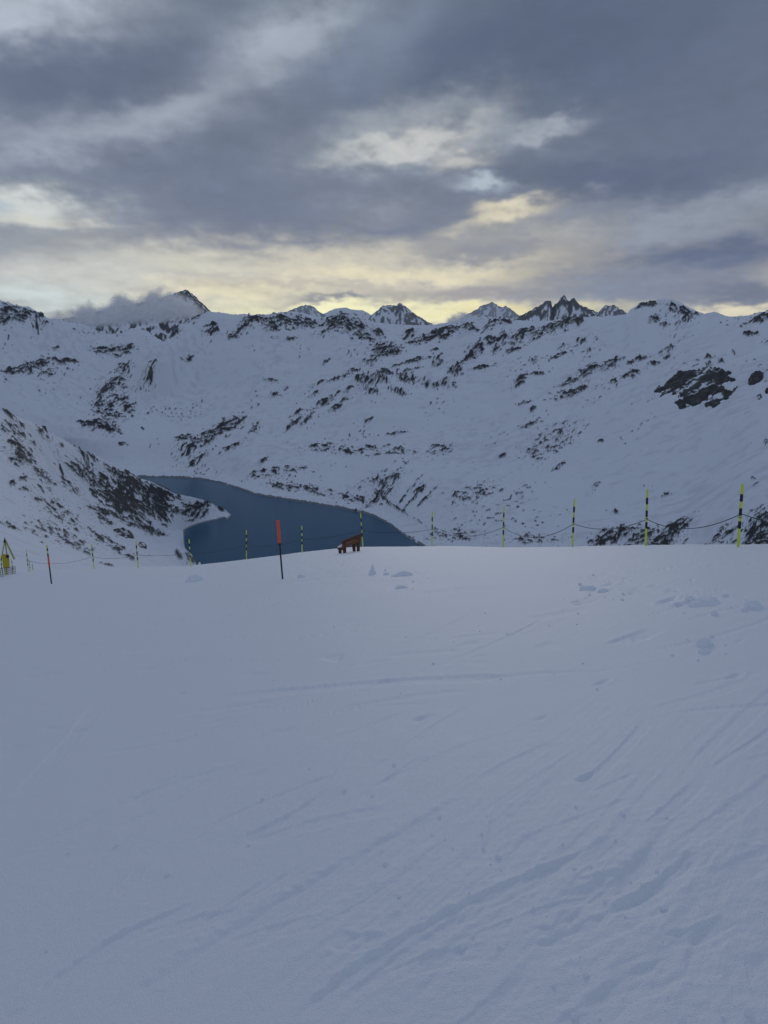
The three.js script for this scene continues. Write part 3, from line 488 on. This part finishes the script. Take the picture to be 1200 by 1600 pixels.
// ski tracks and scrapes: pixels they run through, half width (m), depth (m), raised edge
const strokes = [
  [[[150, 1640], [235, 1572], [330, 1500], [440, 1430], [560, 1362], [640, 1312], [700, 1275], [760, 1235]], .10, .032, .7],
  [[[430, 1640], [500, 1582], [560, 1532], [640, 1482], [720, 1432], [800, 1392], [860, 1366], [930, 1336], [1000, 1300]], .055, .034, 1],
  [[[500, 1600], [590, 1530], [700, 1452], [780, 1410]], .04, .018, .8],
  [[[20, 1620], [100, 1532], [190, 1470], [260, 1438], [330, 1410]], .045, .032, .8],
  [[[360, 1326], [430, 1296], [478, 1268], [540, 1225]], .06, .03, .7],
  [[[768, 1358], [776, 1312], [790, 1256]], .05, .018, .5],
  [[[826, 1466], [880, 1462], [893, 1440], [900, 1418]], .05, .022, .6],
  [[[888, 1424], [950, 1402], [1010, 1370], [1062, 1328]], .10, .04, 1],
  [[[960, 1432], [1020, 1402], [1085, 1350], [1110, 1322]], .05, .03, 1],
  [[[815, 1505], [940, 1452], [1060, 1392]], .07, .03, .8],
  [[[1040, 1472], [1090, 1462], [1145, 1438]], .035, .03, .8],
  [[[1092, 1540], [1105, 1480], [1122, 1440]], .05, .026, .6],
  [[[1162, 1490], [1168, 1530], [1185, 1580]], .06, .03, .6],
  [[[860, 1640], [980, 1550], [1080, 1500]], .06, .028, .7],
  [[[515, 1468], [555, 1478], [615, 1471]], .05, .022, .9],
  [[[700, 1640], [790, 1560], [830, 1520]], .04, .02, .6],
  [[[320, 1092], [400, 1084], [480, 1077], [560, 1070], [650, 1063], [740, 1060], [850, 1062]], .10, .03, .8],
  [[[195, 1052], [255, 1042], [332, 1020]], .12, .034, .6], [[[40, 1062], [95, 1050]], .12, .03, .5], [[[960, 1010], [1030, 984]], .12, .04, .6], [[[985, 1000], [1020, 996]], .1, .03, .5],
  [[[590, 1026], [680, 1020], [740, 1016]], .1, .024, .5], [[[380, 1055], [420, 1053]], .1, .026, .4], [[[640, 930], [720, 920], [800, 916]], .2, .03, .4], [[[820, 968], [930, 950]], .16, .03, .4],
  [[[0, 1180], [40, 1160]], .08, .024, .4], [[[75, 1140], [92, 1134]], .09, .026, .4], [[[390, 1165], [430, 1145], [470, 1140]], .07, .018, .4], [[[560, 1230], [640, 1150], [700, 1090]], .08, .012, .4],
  [[[360, 1225], [430, 1205], [500, 1160]], .06, .012, .4], [[[100, 905], [250, 902], [420, 895]], .3, .03, .3], [[[400, 915], [560, 900], [700, 895]], .3, .03, .3],
];
for (let k = 0; k < 90; k++) {                             // many faint old turns
  const u = rnd() * 1300 - 50, v = 930 + 620 * rnd() ** 1.4, l = 60 + 240 * rnd(), a = (18 + 30 * rnd()) * Math.PI / 180 * (v > 1200 ? 1 : 0.35), b = 0.3 * (rnd() - 0.5), p = [];
  for (let t = 0; t <= 1.001; t += 0.2) p.push([u + l * t * Math.cos(a + b * t), v - l * t * Math.sin(a + b * t)]);
  if (p.every((q) => q[1] > 905)) strokes.push([p, .018 + .045 * rnd(), .008 + .012 * rnd(), .6]);
}
const cells = new Map(), CELL = 0.6;
for (const [pts, w, dep, rim] of strokes) {
  const P = pts.map(([u, v]) => onPiste(u, v));
  let run = 0; const total = P.slice(1).reduce((s, p, i) => s + Math.hypot(p.x - P[i].x, p.z - P[i].z), 0);
  for (let i = 0; i < P.length - 1; i++) {
    const a = P[i], b = P[i + 1], L = Math.hypot(b.x - a.x, b.z - a.z), seg = { a, b, P, w, dep, rim, L, run, total, s: pts[0][0] * 0.37 };
    const n = Math.ceil(L / 0.3), seen = new Set();
    for (let k = 0; k <= n; k++) { const x = lerp(a.x, b.x, k / n), z = lerp(a.z, b.z, k / n), R = Math.ceil(3 * w / CELL); for (let gx = -R; gx <= R; gx++) for (let gz = -R; gz <= R; gz++) { const key = (Math.floor(x / CELL) + gx) * 4096 + Math.floor(z / CELL) + gz; if (!seen.has(key)) { seen.add(key); (cells.get(key) ?? cells.set(key, []).get(key)).push(seg); } } }
    run += L;
  }
}
const pits = [];
for (let k = 0; k < 26; k++) { const p = onPiste(900 + 190 * rnd() ** 0.8, 905 + 40 * rnd()); pits.push([p.x, p.z, 0.07 + 0.1 * rnd(), 0.012 + 0.02 * rnd()]); }
for (let k = 0; k < 24; k++) { const p = onPiste(1200 * rnd(), 880 + 300 * rnd()); pits.push([p.x, p.z, 0.05 + 0.08 * rnd(), 0.006 + 0.012 * rnd()]); }
{ const p = onPiste(913, 1216); pits.push([p.x, p.z, 0.06, 0.022]); }
const pitCells = new Map();
for (const p of pits) for (let gx = -1; gx <= 1; gx++) for (let gz = -1; gz <= 1; gz++) { const key = (Math.floor(p[0] / CELL) + gx) * 4096 + Math.floor(p[1] / CELL) + gz; (pitCells.get(key) ?? pitCells.set(key, []).get(key)).push(p); }
const rough1 = onPiste(1020, 1420), rough2 = onPiste(570, 1430);
function pisteDetail(x, z, d) {
  const fade = 1 / (1 + (d / 60) ** 2);
  let y = 0.028 * fbm(x / 5.2 + 3, z / 4.1, 2) + 0.007 * fbm(x / 1.1, z / 0.8 + 4, 3) * fade;
  const g = x * 0.62 - z * 0.78, c = x * 0.78 + z * 0.62;                // along and across the usual run of the skis
  const worn = smooth(-0.35, 0.45, fbm(x / 2.3 + 9, z / 2.3, 2)), near = d < 14 ? 1 : 14 / d;
  y += worn * (0.0016 * noise(g / 1.3, c / 0.06 + 8) + 0.0012 * noise(g / 0.5 + 7, c / 0.035) + 0.0026 * fbm(x / 0.35 + 2, z / 0.3, 3, 0.6)) * near;
  y += (0.0009 * fbm(x / 0.06, z / 0.05, 3, 0.65) + 0.0016 * smooth(0.25, 0.6, noise(x / 0.11, z / 0.09)) * worn) * near;
  y -= 0.013 * smooth(0.3, 0.75, noise(x / 0.34 + 3, z / 0.24)) * smooth(0.05, 0.5, noise(x / 2.7, z / 2.1 + 6)) * smooth(3.5, 8, d);
  y += 0.012 * smooth(8, 16, d) * fbm(x / 0.9 + 20, z / 0.28, 3) * smooth(0, 0.5, noise(x / 3.1, z / 2.2));
  const r1 = Math.hypot((x - rough1.x) / 0.9, (z - rough1.z) / 0.7);
  if (r1 < 2) y += (1 - smooth(0.5, 2, r1)) * (0.006 * noise(g / 0.9 + 2, c / 0.11) + 0.004 * ridged(g / 0.5, c / 0.09 + 3, 2) + 0.004 * fbm(x / 0.07, z / 0.05, 3));
  const r2 = Math.hypot((x - rough2.x) / 0.45, (z - rough2.z) / 0.4);
  if (r2 < 2) y += (1 - smooth(0.5, 2, r2)) * 0.004 * noise(g / 0.32, c / 0.03);
  const key = Math.floor(x / CELL) * 4096 + Math.floor(z / CELL);
  const list = cells.get(key);
  if (list) for (let k = 0; k < list.length;) {
    const P = list[k].P; let best = 9, S = null, bt = 0, side = 0;
    for (; k < list.length && list[k].P === P; k++) {
      const s = list[k], ex = s.b.x - s.a.x, ez = s.b.z - s.a.z, t = clamp(((x - s.a.x) * ex + (z - s.a.z) * ez) / (s.L * s.L)), qx = x - s.a.x - t * ex, qz = z - s.a.z - t * ez, r = Math.hypot(qx, qz) / s.w;
      if (r < best) { best = r; S = s; bt = t; side = Math.sign(qx * ez - qz * ex); }
    }
    if (best > 3) continue;
    const along = S.run + bt * S.L, r = best / (1 + 0.18 * noise(along * 1.1 + S.s, 2)) + 0.16 * noise(x * 16, z * 16), ends = smooth(0, 0.22, along / S.total) * smooth(1, 0.75, along / S.total);
    const crumb = 0.5 + 0.9 * Math.max(0, noise(x * 22, z * 22) + 0.5 * noise(along * 3 + S.s, 5));
    y += ends * S.dep * 0.27 * (1 + 0.1 * Math.min(d, 14)) * (-0.75 * smooth(1.2, 0.75, r) * (side > 0 ? 1 : 0.8) + S.rim * (side > 0 ? 0.8 : 0.25) * Math.exp(-((r - 1.35) ** 2) * 9) * crumb);
  }
  const pl = pitCells.get(key);
  if (pl) for (const p of pl) { const r = Math.hypot((x - p[0]) * 0.78 - (z - p[1]) * 0.62, 2.2 * ((x - p[0]) * 0.62 + (z - p[1]) * 0.78)) / p[2]; if (r < 2.5) y += p[3] * (-Math.exp(-r * r * 1.5) + 0.15 * Math.exp(-((r - 1.4) ** 2) * 4) * (1 + noise(x * 6, z * 6))); }
  return y;
}
{
  const fine = columns(-31, 31, 0.063, 31, 1), ths = [];
  for (let t = -180; t < -31.5; t += 4.5) ths.push(t * Math.PI / 180);
  ths.push(...fine); for (let t = 33; t <= 180.01; t += 4.2) ths.push(Math.min(t, 180) * Math.PI / 180); ths[ths.length - 1] = Math.PI;
  const near = 10, mid = 530, over = 46, nr = near + mid + over, nc = ths.length, pos = new Float32Array(nr * nc * 3), uv = new Float32Array(nr * nc * 2);
  const SMAX = 1.15;
  for (let i = 0; i < nc; i++) {
    const th = ths[i], s = slopeAt(th), sn = Math.sin(th), cs = Math.cos(th), dAt = (t) => { const disc = (t - s.a) ** 2 - 4 * s.b * EYE; return s.b < 1e-6 ? EYE / Math.max(t - s.a, 0.03) : ((t - s.a) - Math.sqrt(Math.max(disc, 0))) / (2 * s.b); };
    const flat = s.w > 0, d0 = flat ? EYE / SMAX : dAt(SMAX);
    for (let j = 0; j < nr; j++) {
      let d;
      if (j < near) d = 0.03 + (d0 - 0.03) * j / near;
      else if (j < near + mid) { const q = (j - near) / (mid - 1); d = flat ? d0 * Math.pow(s.dc / d0, q) : dAt(lerp(SMAX, s.k, 1 - (1 - q) ** 1.18)); }
      else { const q = (j - near - mid + 1) / over; d = s.dc * Math.pow(700 / s.dc, q ** 1.4); }
      const x = d * sn, z = -d * cs, det = j < near + mid + 20 ? pisteDetail(x, z, d) : 0, y = fall(s, d) + det, q = (j * nc + i);
      pos[q * 3] = x; pos[q * 3 + 1] = y; pos[q * 3 + 2] = z; uv[q * 2] = x; uv[q * 2 + 1] = z;
    }
  }
  const g = grid(nr, nc, pos); g.setAttribute('uv', new THREE.BufferAttribute(uv, 2));
  const N = 1024, dd = new Uint8Array(N * N * 4);
  for (let j = 0; j < N; j++) for (let i = 0; i < N; i++) {              // fine grain of the snow, made to tile
    let s = 0; for (const [a, b, k] of [[i, j, 1], [i - N, j, i / N], [i, j - N, j / N], [i - N, j - N, i * j / N / N]]) { const w = (a === i ? 1 - i / N : i / N) * (b === j ? 1 - j / N : j / N); s += w * (0.6 * fbm(a / 26, b / 20, 4, 0.65) + 0.4 * noise(a / 4, b / 4)); }
    const q = (j * N + i) * 4; dd[q] = dd[q + 1] = dd[q + 2] = clamp(128 + 150 * s, 0, 255); dd[q + 3] = 255;
  }
  const grain = new THREE.DataTexture(dd, N, N); grain.wrapS = grain.wrapT = THREE.RepeatWrapping; grain.magFilter = THREE.LinearFilter; grain.repeat.set(0.7, 0.7); grain.needsUpdate = true;
  const snow = new THREE.MeshPhysicalMaterial({ name: 'piste snow', color: new THREE.Color(0.84, 0.872, 0.92), roughness: 0.6, specularIntensity: 0.4, bumpMap: grain, bumpScale: 0.005 });
  M.snow = snow;
  const m = put('snow_slope', g, snow);
  tag(m, 'wide groomed snow slope with ski tracks filling the foreground', 'snow slope', null, 'structure');
}
const groundY = (p) => p.y + pisteDetail(p.x, p.z, p.d);

// ------------------------------------------------------------------ lumps of snow lying on the piste
function lump(label, u, v, w, h, shape = 0) {
  const p = onPiste(u, v), px = p.d / F, W = w * px / 2, Hh = h * px * 0.8, g = new THREE.IcosahedronGeometry(1, 4), a = g.attributes.position, s = u * 0.13;
  for (let i = 0; i < a.count; i++) {
    const x = a.getX(i), y = a.getY(i), z = a.getZ(i), n = 1 + 0.32 * fbm(x * 1.4 + s, z * 1.4 + y + s, 3) + 0.16 * ridged(x * 3 + y * 2 + s, z * 3 - s, 2) + 0.1 * noise(x * 7 + s, z * 7 + y * 5);
    let up = y; if (shape === 1) up = y > 0 ? y * (1.5 - 0.5 * Math.hypot(x, z)) : y; if (shape === 2) up = y * (0.75 + 0.45 * x);
    const thin = shape === 1 ? 1 - 0.5 * Math.max(y, 0) : 1;
    a.setXYZ(i, x * W * n * thin, up * Hh * n - Hh * 0.16, z * W * 0.8 * n * thin);
  }
  g.computeVertexNormals();
  const m = put('snow_lump', g, M.lump ??= new THREE.MeshStandardMaterial({ name: 'lump snow', color: new THREE.Color(0.84, 0.872, 0.92), roughness: 0.8 }));
  m.position.set(p.x, groundY(p), p.z); m.rotation.y = 0.3 * Math.sin(u);
  tag(m, label, 'snow lump', 'lumps of snow on the slope');
}
lump('broad rounded snow lump left of the orange-topped pole', 304, 908, 26, 12);
lump('small snow lump just right of the foot of the orange-topped pole', 471, 902, 12, 6);
lump('little pointed cone of snow in front of the bench', 582, 896, 12, 14, 1);
lump('wedge-shaped snow lump to the right of the pointed snow cone', 628, 899, 32, 12, 2);
lump('low snow lump between the pointed cone and the wedge', 604, 897, 10, 5);
lump('low snow lump below the wedge-shaped lump', 628, 919, 18, 5);
lump('flat snow lump below the fence pole third from the right', 920, 920, 26, 7);
lump('second flat snow lump right beside the one below the third pole', 942, 924, 16, 6);
lump('largest snow lump near the right side of the slope', 1101, 946, 44, 15, 2);
lump('tiny snow lump left of the largest lump', 1060, 947, 12, 6);
lump('small snow lump touching the upper left of the largest lump', 1078, 938, 14, 7);
lump('snow lump at the right edge of the photo beside the largest lump', 1177, 951, 24, 14);
lump('tiny snow lump above and right of the largest lump', 1133, 932, 9, 4);
lump('round snow lump lower right of the largest lump, upper of two', 1101, 1007, 24, 14);
lump('flat snow lump directly below the round one, lower of two', 1101, 1018, 18, 7);

{
  const base = new THREE.IcosahedronGeometry(1, 1), a = base.attributes.position; for (let i = 0; i < a.count; i++) { const k = 1 + 0.35 * noise(a.getX(i) * 2.1 + 3, a.getZ(i) * 2.1 + a.getY(i)); a.setXYZ(i, a.getX(i) * k, a.getY(i) * k * 0.75, a.getZ(i) * k); } base.computeVertexNormals();
  const spots = [[304, 908, 30, 14], [628, 900, 50, 16], [930, 922, 60, 16], [1090, 945, 90, 26], [1101, 1010, 40, 18], [1177, 950, 40, 18], [1010, 920, 70, 24], [900, 1400, 300, 180], [600, 1250, 600, 330], [600, 960, 600, 70]], n = 230;
  const im = new THREE.InstancedMesh(base, M.lump, n), o = new THREE.Object3D();
  for (let i = 0; i < n; i++) {
    const [u, v, du, dv] = spots[i < 45 ? i % 7 : 7 + i % 3], r = Math.sqrt(-2 * Math.log(rnd() + 1e-6)) * 0.6, t = rnd() * 6.28, p = onPiste(u + du * r * Math.cos(t), Math.max(880, v + dv * r * Math.sin(t))), k = (i < 45 ? 0.01 + 0.03 * rnd() ** 3 : 0.003 + 0.011 * rnd() ** 3);
    o.position.set(p.x, groundY(p) + k * 0.2, p.z); o.rotation.set(rnd() * 6, rnd() * 6, rnd() * 6); o.scale.setScalar(k); o.updateMatrix(); im.setMatrixAt(i, o.matrix);
  }
  im.name = 'snow_crumbs'; im.castShadow = im.receiveShadow = true; scene.add(im);
  tag(im, 'loose crumbs of snow strewn over the piste round the lumps', 'snow crumbs', null, 'stuff');
}

// ------------------------------------------------------------------ yellow and black marker poles with their rope
const poleSpots = [                                        // foot, top (pixels), rope height as a share of the pole, label
  [1153, 856, 1160, 758, .55, 'rightmost and tallest looking yellow and black fence pole, leaning slightly right'],
  [1009, 853, 1011.5, 765, .48, 'second fence pole from the right, in front of the snowy rocks'],
  [894.5, 855, 897.5, 781, .5, 'third fence pole from the right, on the crest left of the low rocks'],
  [786, 855, 787.5, 792, .5, 'fourth fence pole from the right, standing before the stony slope'],
  [675, 853.5, 675.5, 800, .5, 'fence pole at the right corner of the visible lake'],
  [567, 854.5, 563.5, 802, .5, 'fence pole just right of the wooden bench, standing against the lake'],
  [472, 863.5, 471.5, 822, .5, 'fence pole against the lake between the orange-topped pole and the bench'],
  [385, 874, 385, 829, .5, 'fence pole against the lake left of the orange-topped pole'],
  [298, 885, 295.5, 843, .5, 'fence pole at the left shore of the lake bay'],
  [216, 888, 212.5, 846, .5, 'fence pole below the boulder pair on the left slope'],
  [147, 889, 143, 850, .5, 'fence pole right of the dark leaning pole at the left'],
  [44.5, 891, 41, 860, .55, 'short striped pole, tallest of the three close together at the left'],
  [47.2, 889.5, 45.2, 874, .5, 'thin short pole in the middle of the three close together at the left'],
  [51.7, 891.5, 50.2, 880, .5, 'shortest of the three poles close together at the left'],
  [20.2, 893, 18.2, 874, .5, 'striped pole right of the yellow pad at the left edge'],
  [8.6, 896, 5.6, 874, .5, 'striped pole below the yellow pad at the left edge'],
  [3.6, 899, 1, 868, .5, 'dark striped pole at the far left edge behind the fallen netting'],
];
const UPV = new THREE.Vector3(0, 1, 0);
function topOf(foot, u, v) { const l = look(u, v); return new THREE.Vector3(foot.d * Math.sin(l.th), EYE + foot.d * l.tan, -foot.d * Math.cos(l.th)); }
const R = 0.028, LEN = 1.7;
const poleProto = new THREE.Group();
{
  const bar = new THREE.CylinderGeometry(R, R, LEN + 0.3, 12); bar.translate(0, (LEN - 0.3) / 2, 0); put('shaft', bar, M.yellow, poleProto);
  const cap = new THREE.SphereGeometry(R, 12, 6, 0, 6.3, 0, Math.PI / 2); cap.translate(0, LEN, 0); put('cap', cap, M.yellow, poleProto);
  const band = new THREE.CylinderGeometry(R + 0.002, R + 0.002, 0.2, 12);
  for (const y of [1.36, 0.98, 0.63]) { const b = put('black_band', band, M.black, poleProto); b.position.y = y; }
  const clip = new THREE.TorusGeometry(R + 0.008, 0.008, 6, 12); clip.rotateX(Math.PI / 2);
  const c = put('rope_clip', clip, M.black, poleProto); c.position.y = 0.84;
}
const ropeAt = [];
poleSpots.forEach(([u, v, tu, tv, rope, label], i) => {
  const foot = onPiste(u, v), o = i ? poleProto.clone() : poleProto, base = new THREE.Vector3(foot.x, foot.y, foot.z);
  if (tv < v && foot.d > slopeAt(foot.th).dc * 0.999) base.y = foot.y - 0.02;
  const t = topOf(foot, tu, tv), dir = t.clone().sub(base), len = dir.length();
  o.name = numbered('marker_pole'); o.position.copy(base); o.quaternion.setFromUnitVectors(UPV, dir.normalize());
  const thin = i >= 11 ? (i === 12 || i === 13 ? 0.6 : 0.8) : 1;
  o.scale.set(thin, len / LEN, thin);
  scene.add(o); tag(o, label, 'marker pole', 'yellow and black marker poles along the edge of the slope');
  if (i < 12) ropeAt.push(base.clone().addScaledVector(dir, len * rope).add(new THREE.Vector3(0, 0, 0.045)));
});
{
  const a = ropeAt, first = onPiste(1300, 856); a.unshift(new THREE.Vector3(first.x + 0.6, first.y + 0.75, first.z + 2));
  const geos = [];
  for (let i = 0; i < a.length - 1; i++) {
    const p = a[i], q = a[i + 1], L = p.distanceTo(q), pts = [], sag = L * (i > 4 ? 0.03 : 0.058);
    for (let k = 0; k <= 16; k++) { const t = k / 16; pts.push(p.clone().lerp(q, t).add(new THREE.Vector3(0, -sag * 4 * t * (1 - t), 0))); }
    geos.push(new THREE.TubeGeometry(new THREE.CatmullRomCurve3(pts), 24, i > 6 ? 0.007 : 0.009, 6));
  }
  const r = put('rope', mergeGeometries(geos), M.rope);
  tag(r, 'thin dark rope sagging from pole to pole along the edge of the slope', 'rope');
}
// the orange-topped pole and the dark leaning pole
function stick(name, label, u, v, tu, tv, bits) {
  const foot = onPiste(u, v), t = topOf(foot, tu, tv), base = new THREE.Vector3(foot.x, foot.y, foot.z), dir = t.sub(base), len = dir.length(), o = new THREE.Group();
  o.name = numbered(name); o.position.copy(base); o.quaternion.setFromUnitVectors(UPV, dir.normalize()); scene.add(o);
  for (const [part, r, a, b, mat] of bits) { const g = new THREE.CylinderGeometry(r, r, (b - a) * len, 14); g.translate(0, (a + b) / 2 * len, 0); put(part, g, mat, o); }
  return tag(o, label, 'marker pole');
}
stick('piste_marker', 'tall leaning black pole with a long orange-red upper half, nearest pole in the middle', 441.5, 904.5, 434, 813, [['shaft', .02, -.12, .62, M.black], ['orange_sleeve', .036, .6, 1, M.orange], ['sleeve_ring', .039, .59, .615, M.black]]);
stick('piste_marker', 'dark leaning pole at the left with a faded orange band round its middle', 80.5, 912, 73, 851.5, [['shaft', .022, -.1, .99, M.black], ['orange_band', .028, .44, .70, M.orange], ['yellow_band', .024, .79, .85, M.yellow], ['yellow_band', .024, .92, .995, M.yellow]]);

// ------------------------------------------------------------------ the wooden bench on the brow
{
  const N = 256, d = new Uint8Array(N * N * 4);
  for (let j = 0; j < N; j++) for (let i = 0; i < N; i++) { const n = fbm(i / 90, j / 5, 4, 0.6), r = 0.75 + 0.35 * n, q = (j * N + i) * 4; d[q] = clamp(124 * r, 0, 255); d[q + 1] = clamp(76 * r, 0, 255); d[q + 2] = clamp(44 * r, 0, 255); d[q + 3] = 255; }
  const tx = new THREE.DataTexture(d, N, N); tx.colorSpace = THREE.SRGBColorSpace; tx.wrapS = tx.wrapT = THREE.RepeatWrapping; tx.magFilter = THREE.LinearFilter; tx.needsUpdate = true;
  const wood = new THREE.MeshStandardMaterial({ name: 'stained wood', map: tx, roughness: 0.7 }), pale = new THREE.MeshStandardMaterial({ name: 'worn wood', map: tx, color: new THREE.Color(1.9, 1.9, 2.1), roughness: 0.8 });
  const foot = onPiste(549, 862.5), o = new THREE.Group(); o.name = 'bench'; o.position.set(foot.x, foot.y, foot.z); scene.add(o);
  const L = 1.3, slab = (x, y, z, w, h, dd, mat, name, rx = 0) => { const m = put(name, new RoundedBoxGeometry(w, h, dd, 2, 0.012), mat, o); m.position.set(x, y, z); m.rotation.x = rx; return m; };
  for (const s of [-1, 1]) { slab(s * L * 0.36, 0.17, -0.26, 0.12, 0.5, 0.1, wood, 'leg'); slab(s * L * 0.36, 0.32, 0.05, 0.13, 0.92, 0.1, wood, 'leg', 0.12); slab(s * L * 0.36, 0.36, -0.12, 0.1, 0.1, 0.5, wood, 'side_rail'); }
  for (let k = 0; k < 3; k++) slab(0, 0.43, -0.33 + k * 0.14, L, 0.045, 0.125, wood, 'seat_plank');
  slab(0, 0.73, 0.12, L, 0.19, 0.05, wood, 'back_plank', 0.12); slab(0, 0.53, 0.1, L, 0.17, 0.05, pale, 'back_plank', 0.12);
  const cap = new THREE.SphereGeometry(1, 24, 10); cap.scale(L * 0.5, 0.05, 0.2); const c = put('seat_snow', cap, M.lump, o); c.position.set(0, 0.455, -0.2);
  o.rotation.set(0, 0.85, 0.14, 'YXZ'); o.scale.setScalar(0.78); o.position.y -= 0.06;
  tag(o, 'dark brown wooden bench facing the lake, seen from behind on the brow', 'bench');
}

// ------------------------------------------------------------------ the yellow padded stand and netting at the left edge
{
  const foot = onPiste(12, 886), px = foot.d / F, at = (u, v) => [(u - 12) * px, (886 - v) * px];
  const o = new THREE.Group(); o.name = 'warning_stand'; o.position.set(foot.x, foot.y, foot.z); o.rotation.y = -foot.th; scene.add(o);
  const post = (x0, y0, x1, y1, z, r, mat, name) => { const a = new THREE.Vector3(x0, y0, z), b = new THREE.Vector3(x1, y1, 0), L = a.distanceTo(b), g = new THREE.CylinderGeometry(r, r, L, 10), m = put(name, g, mat, o); m.position.copy(a).lerp(b, 0.5); m.quaternion.setFromUnitVectors(UPV, b.clone().sub(a).normalize()); return m; };
  const [ax, ay] = at(11, 835), [lx, ly] = at(4, 866), [rx, ry] = at(21.5, 864);
  const ochre = M.ochre = new THREE.MeshStandardMaterial({ name: 'yellow pad', color: new THREE.Color(0.52, 0.4, 0.03), roughness: 0.75 }), tan = new THREE.MeshStandardMaterial({ name: 'pale yellow wood', color: new THREE.Color(0.42, 0.4, 0.16), roughness: 0.8 });
  post(lx, ly, ax, ay, 0.15, 0.04, tan, 'leg'); post(rx, ry, ax, ay, 0.15, 0.055, tan, 'leg'); post((lx + rx) / 2, ly - 0.3, ax, ay, -0.5, 0.04, tan, 'leg');
  const tip = new THREE.ConeGeometry(0.11, 0.32, 12), t = put('tip', tip, M.black, o); t.position.set(ax, ay - 0.02, 0);
  const pad = new RoundedBoxGeometry(0.4, 0.9, 0.34, 4, 0.09), p = put('pad', pad, ochre, o); p.position.set(...at(10.3, 866), 0.12);
  const lamp = new THREE.CylinderGeometry(0.1, 0.1, 0.1, 16); lamp.rotateX(Math.PI / 2); const l = put('lamp', lamp, M.black, o); l.position.set(...at(12.8, 858.5), 0.3);
  const trunk = new THREE.CylinderGeometry(0.05, 0.05, 1.1, 10); const q = put('post', trunk, ochre, o); q.position.set(...at(10.5, 878), 0.05);
  tag(o, 'yellow padded stand under a dark-tipped wooden tripod at the left edge', 'warning stand');
}
{
  const A = onPiste(-14, 908), B = onPiste(24, 893.5), bars = [], n = 13;
  const P = (t, h) => new THREE.Vector3(lerp(A.x, B.x, t), lerp(A.y, B.y, t) + h + 0.05 * noise(t * 7, h * 3), lerp(A.z, B.z, t) + 0.1 * noise(t * 5, 3 + h));
  for (let k = 0; k <= 4; k++) bars.push(new THREE.TubeGeometry(new THREE.CatmullRomCurve3([...Array(9).keys()].map((i) => P(i / 8, 0.03 + k * 0.11))), 24, 0.012, 5));
  for (let k = 0; k <= n; k++) bars.push(new THREE.TubeGeometry(new THREE.CatmullRomCurve3([0, 1, 2, 3].map((i) => P(k / n, i / 3 * 0.48))), 6, 0.01, 5));
  const net = put('netting', mergeGeometries(bars), M.rope);
  tag(net, 'slack dark safety netting lying low at the left edge', 'netting');
}
scene.updateMatrixWorld(true);
renderer.render(scene, camera);
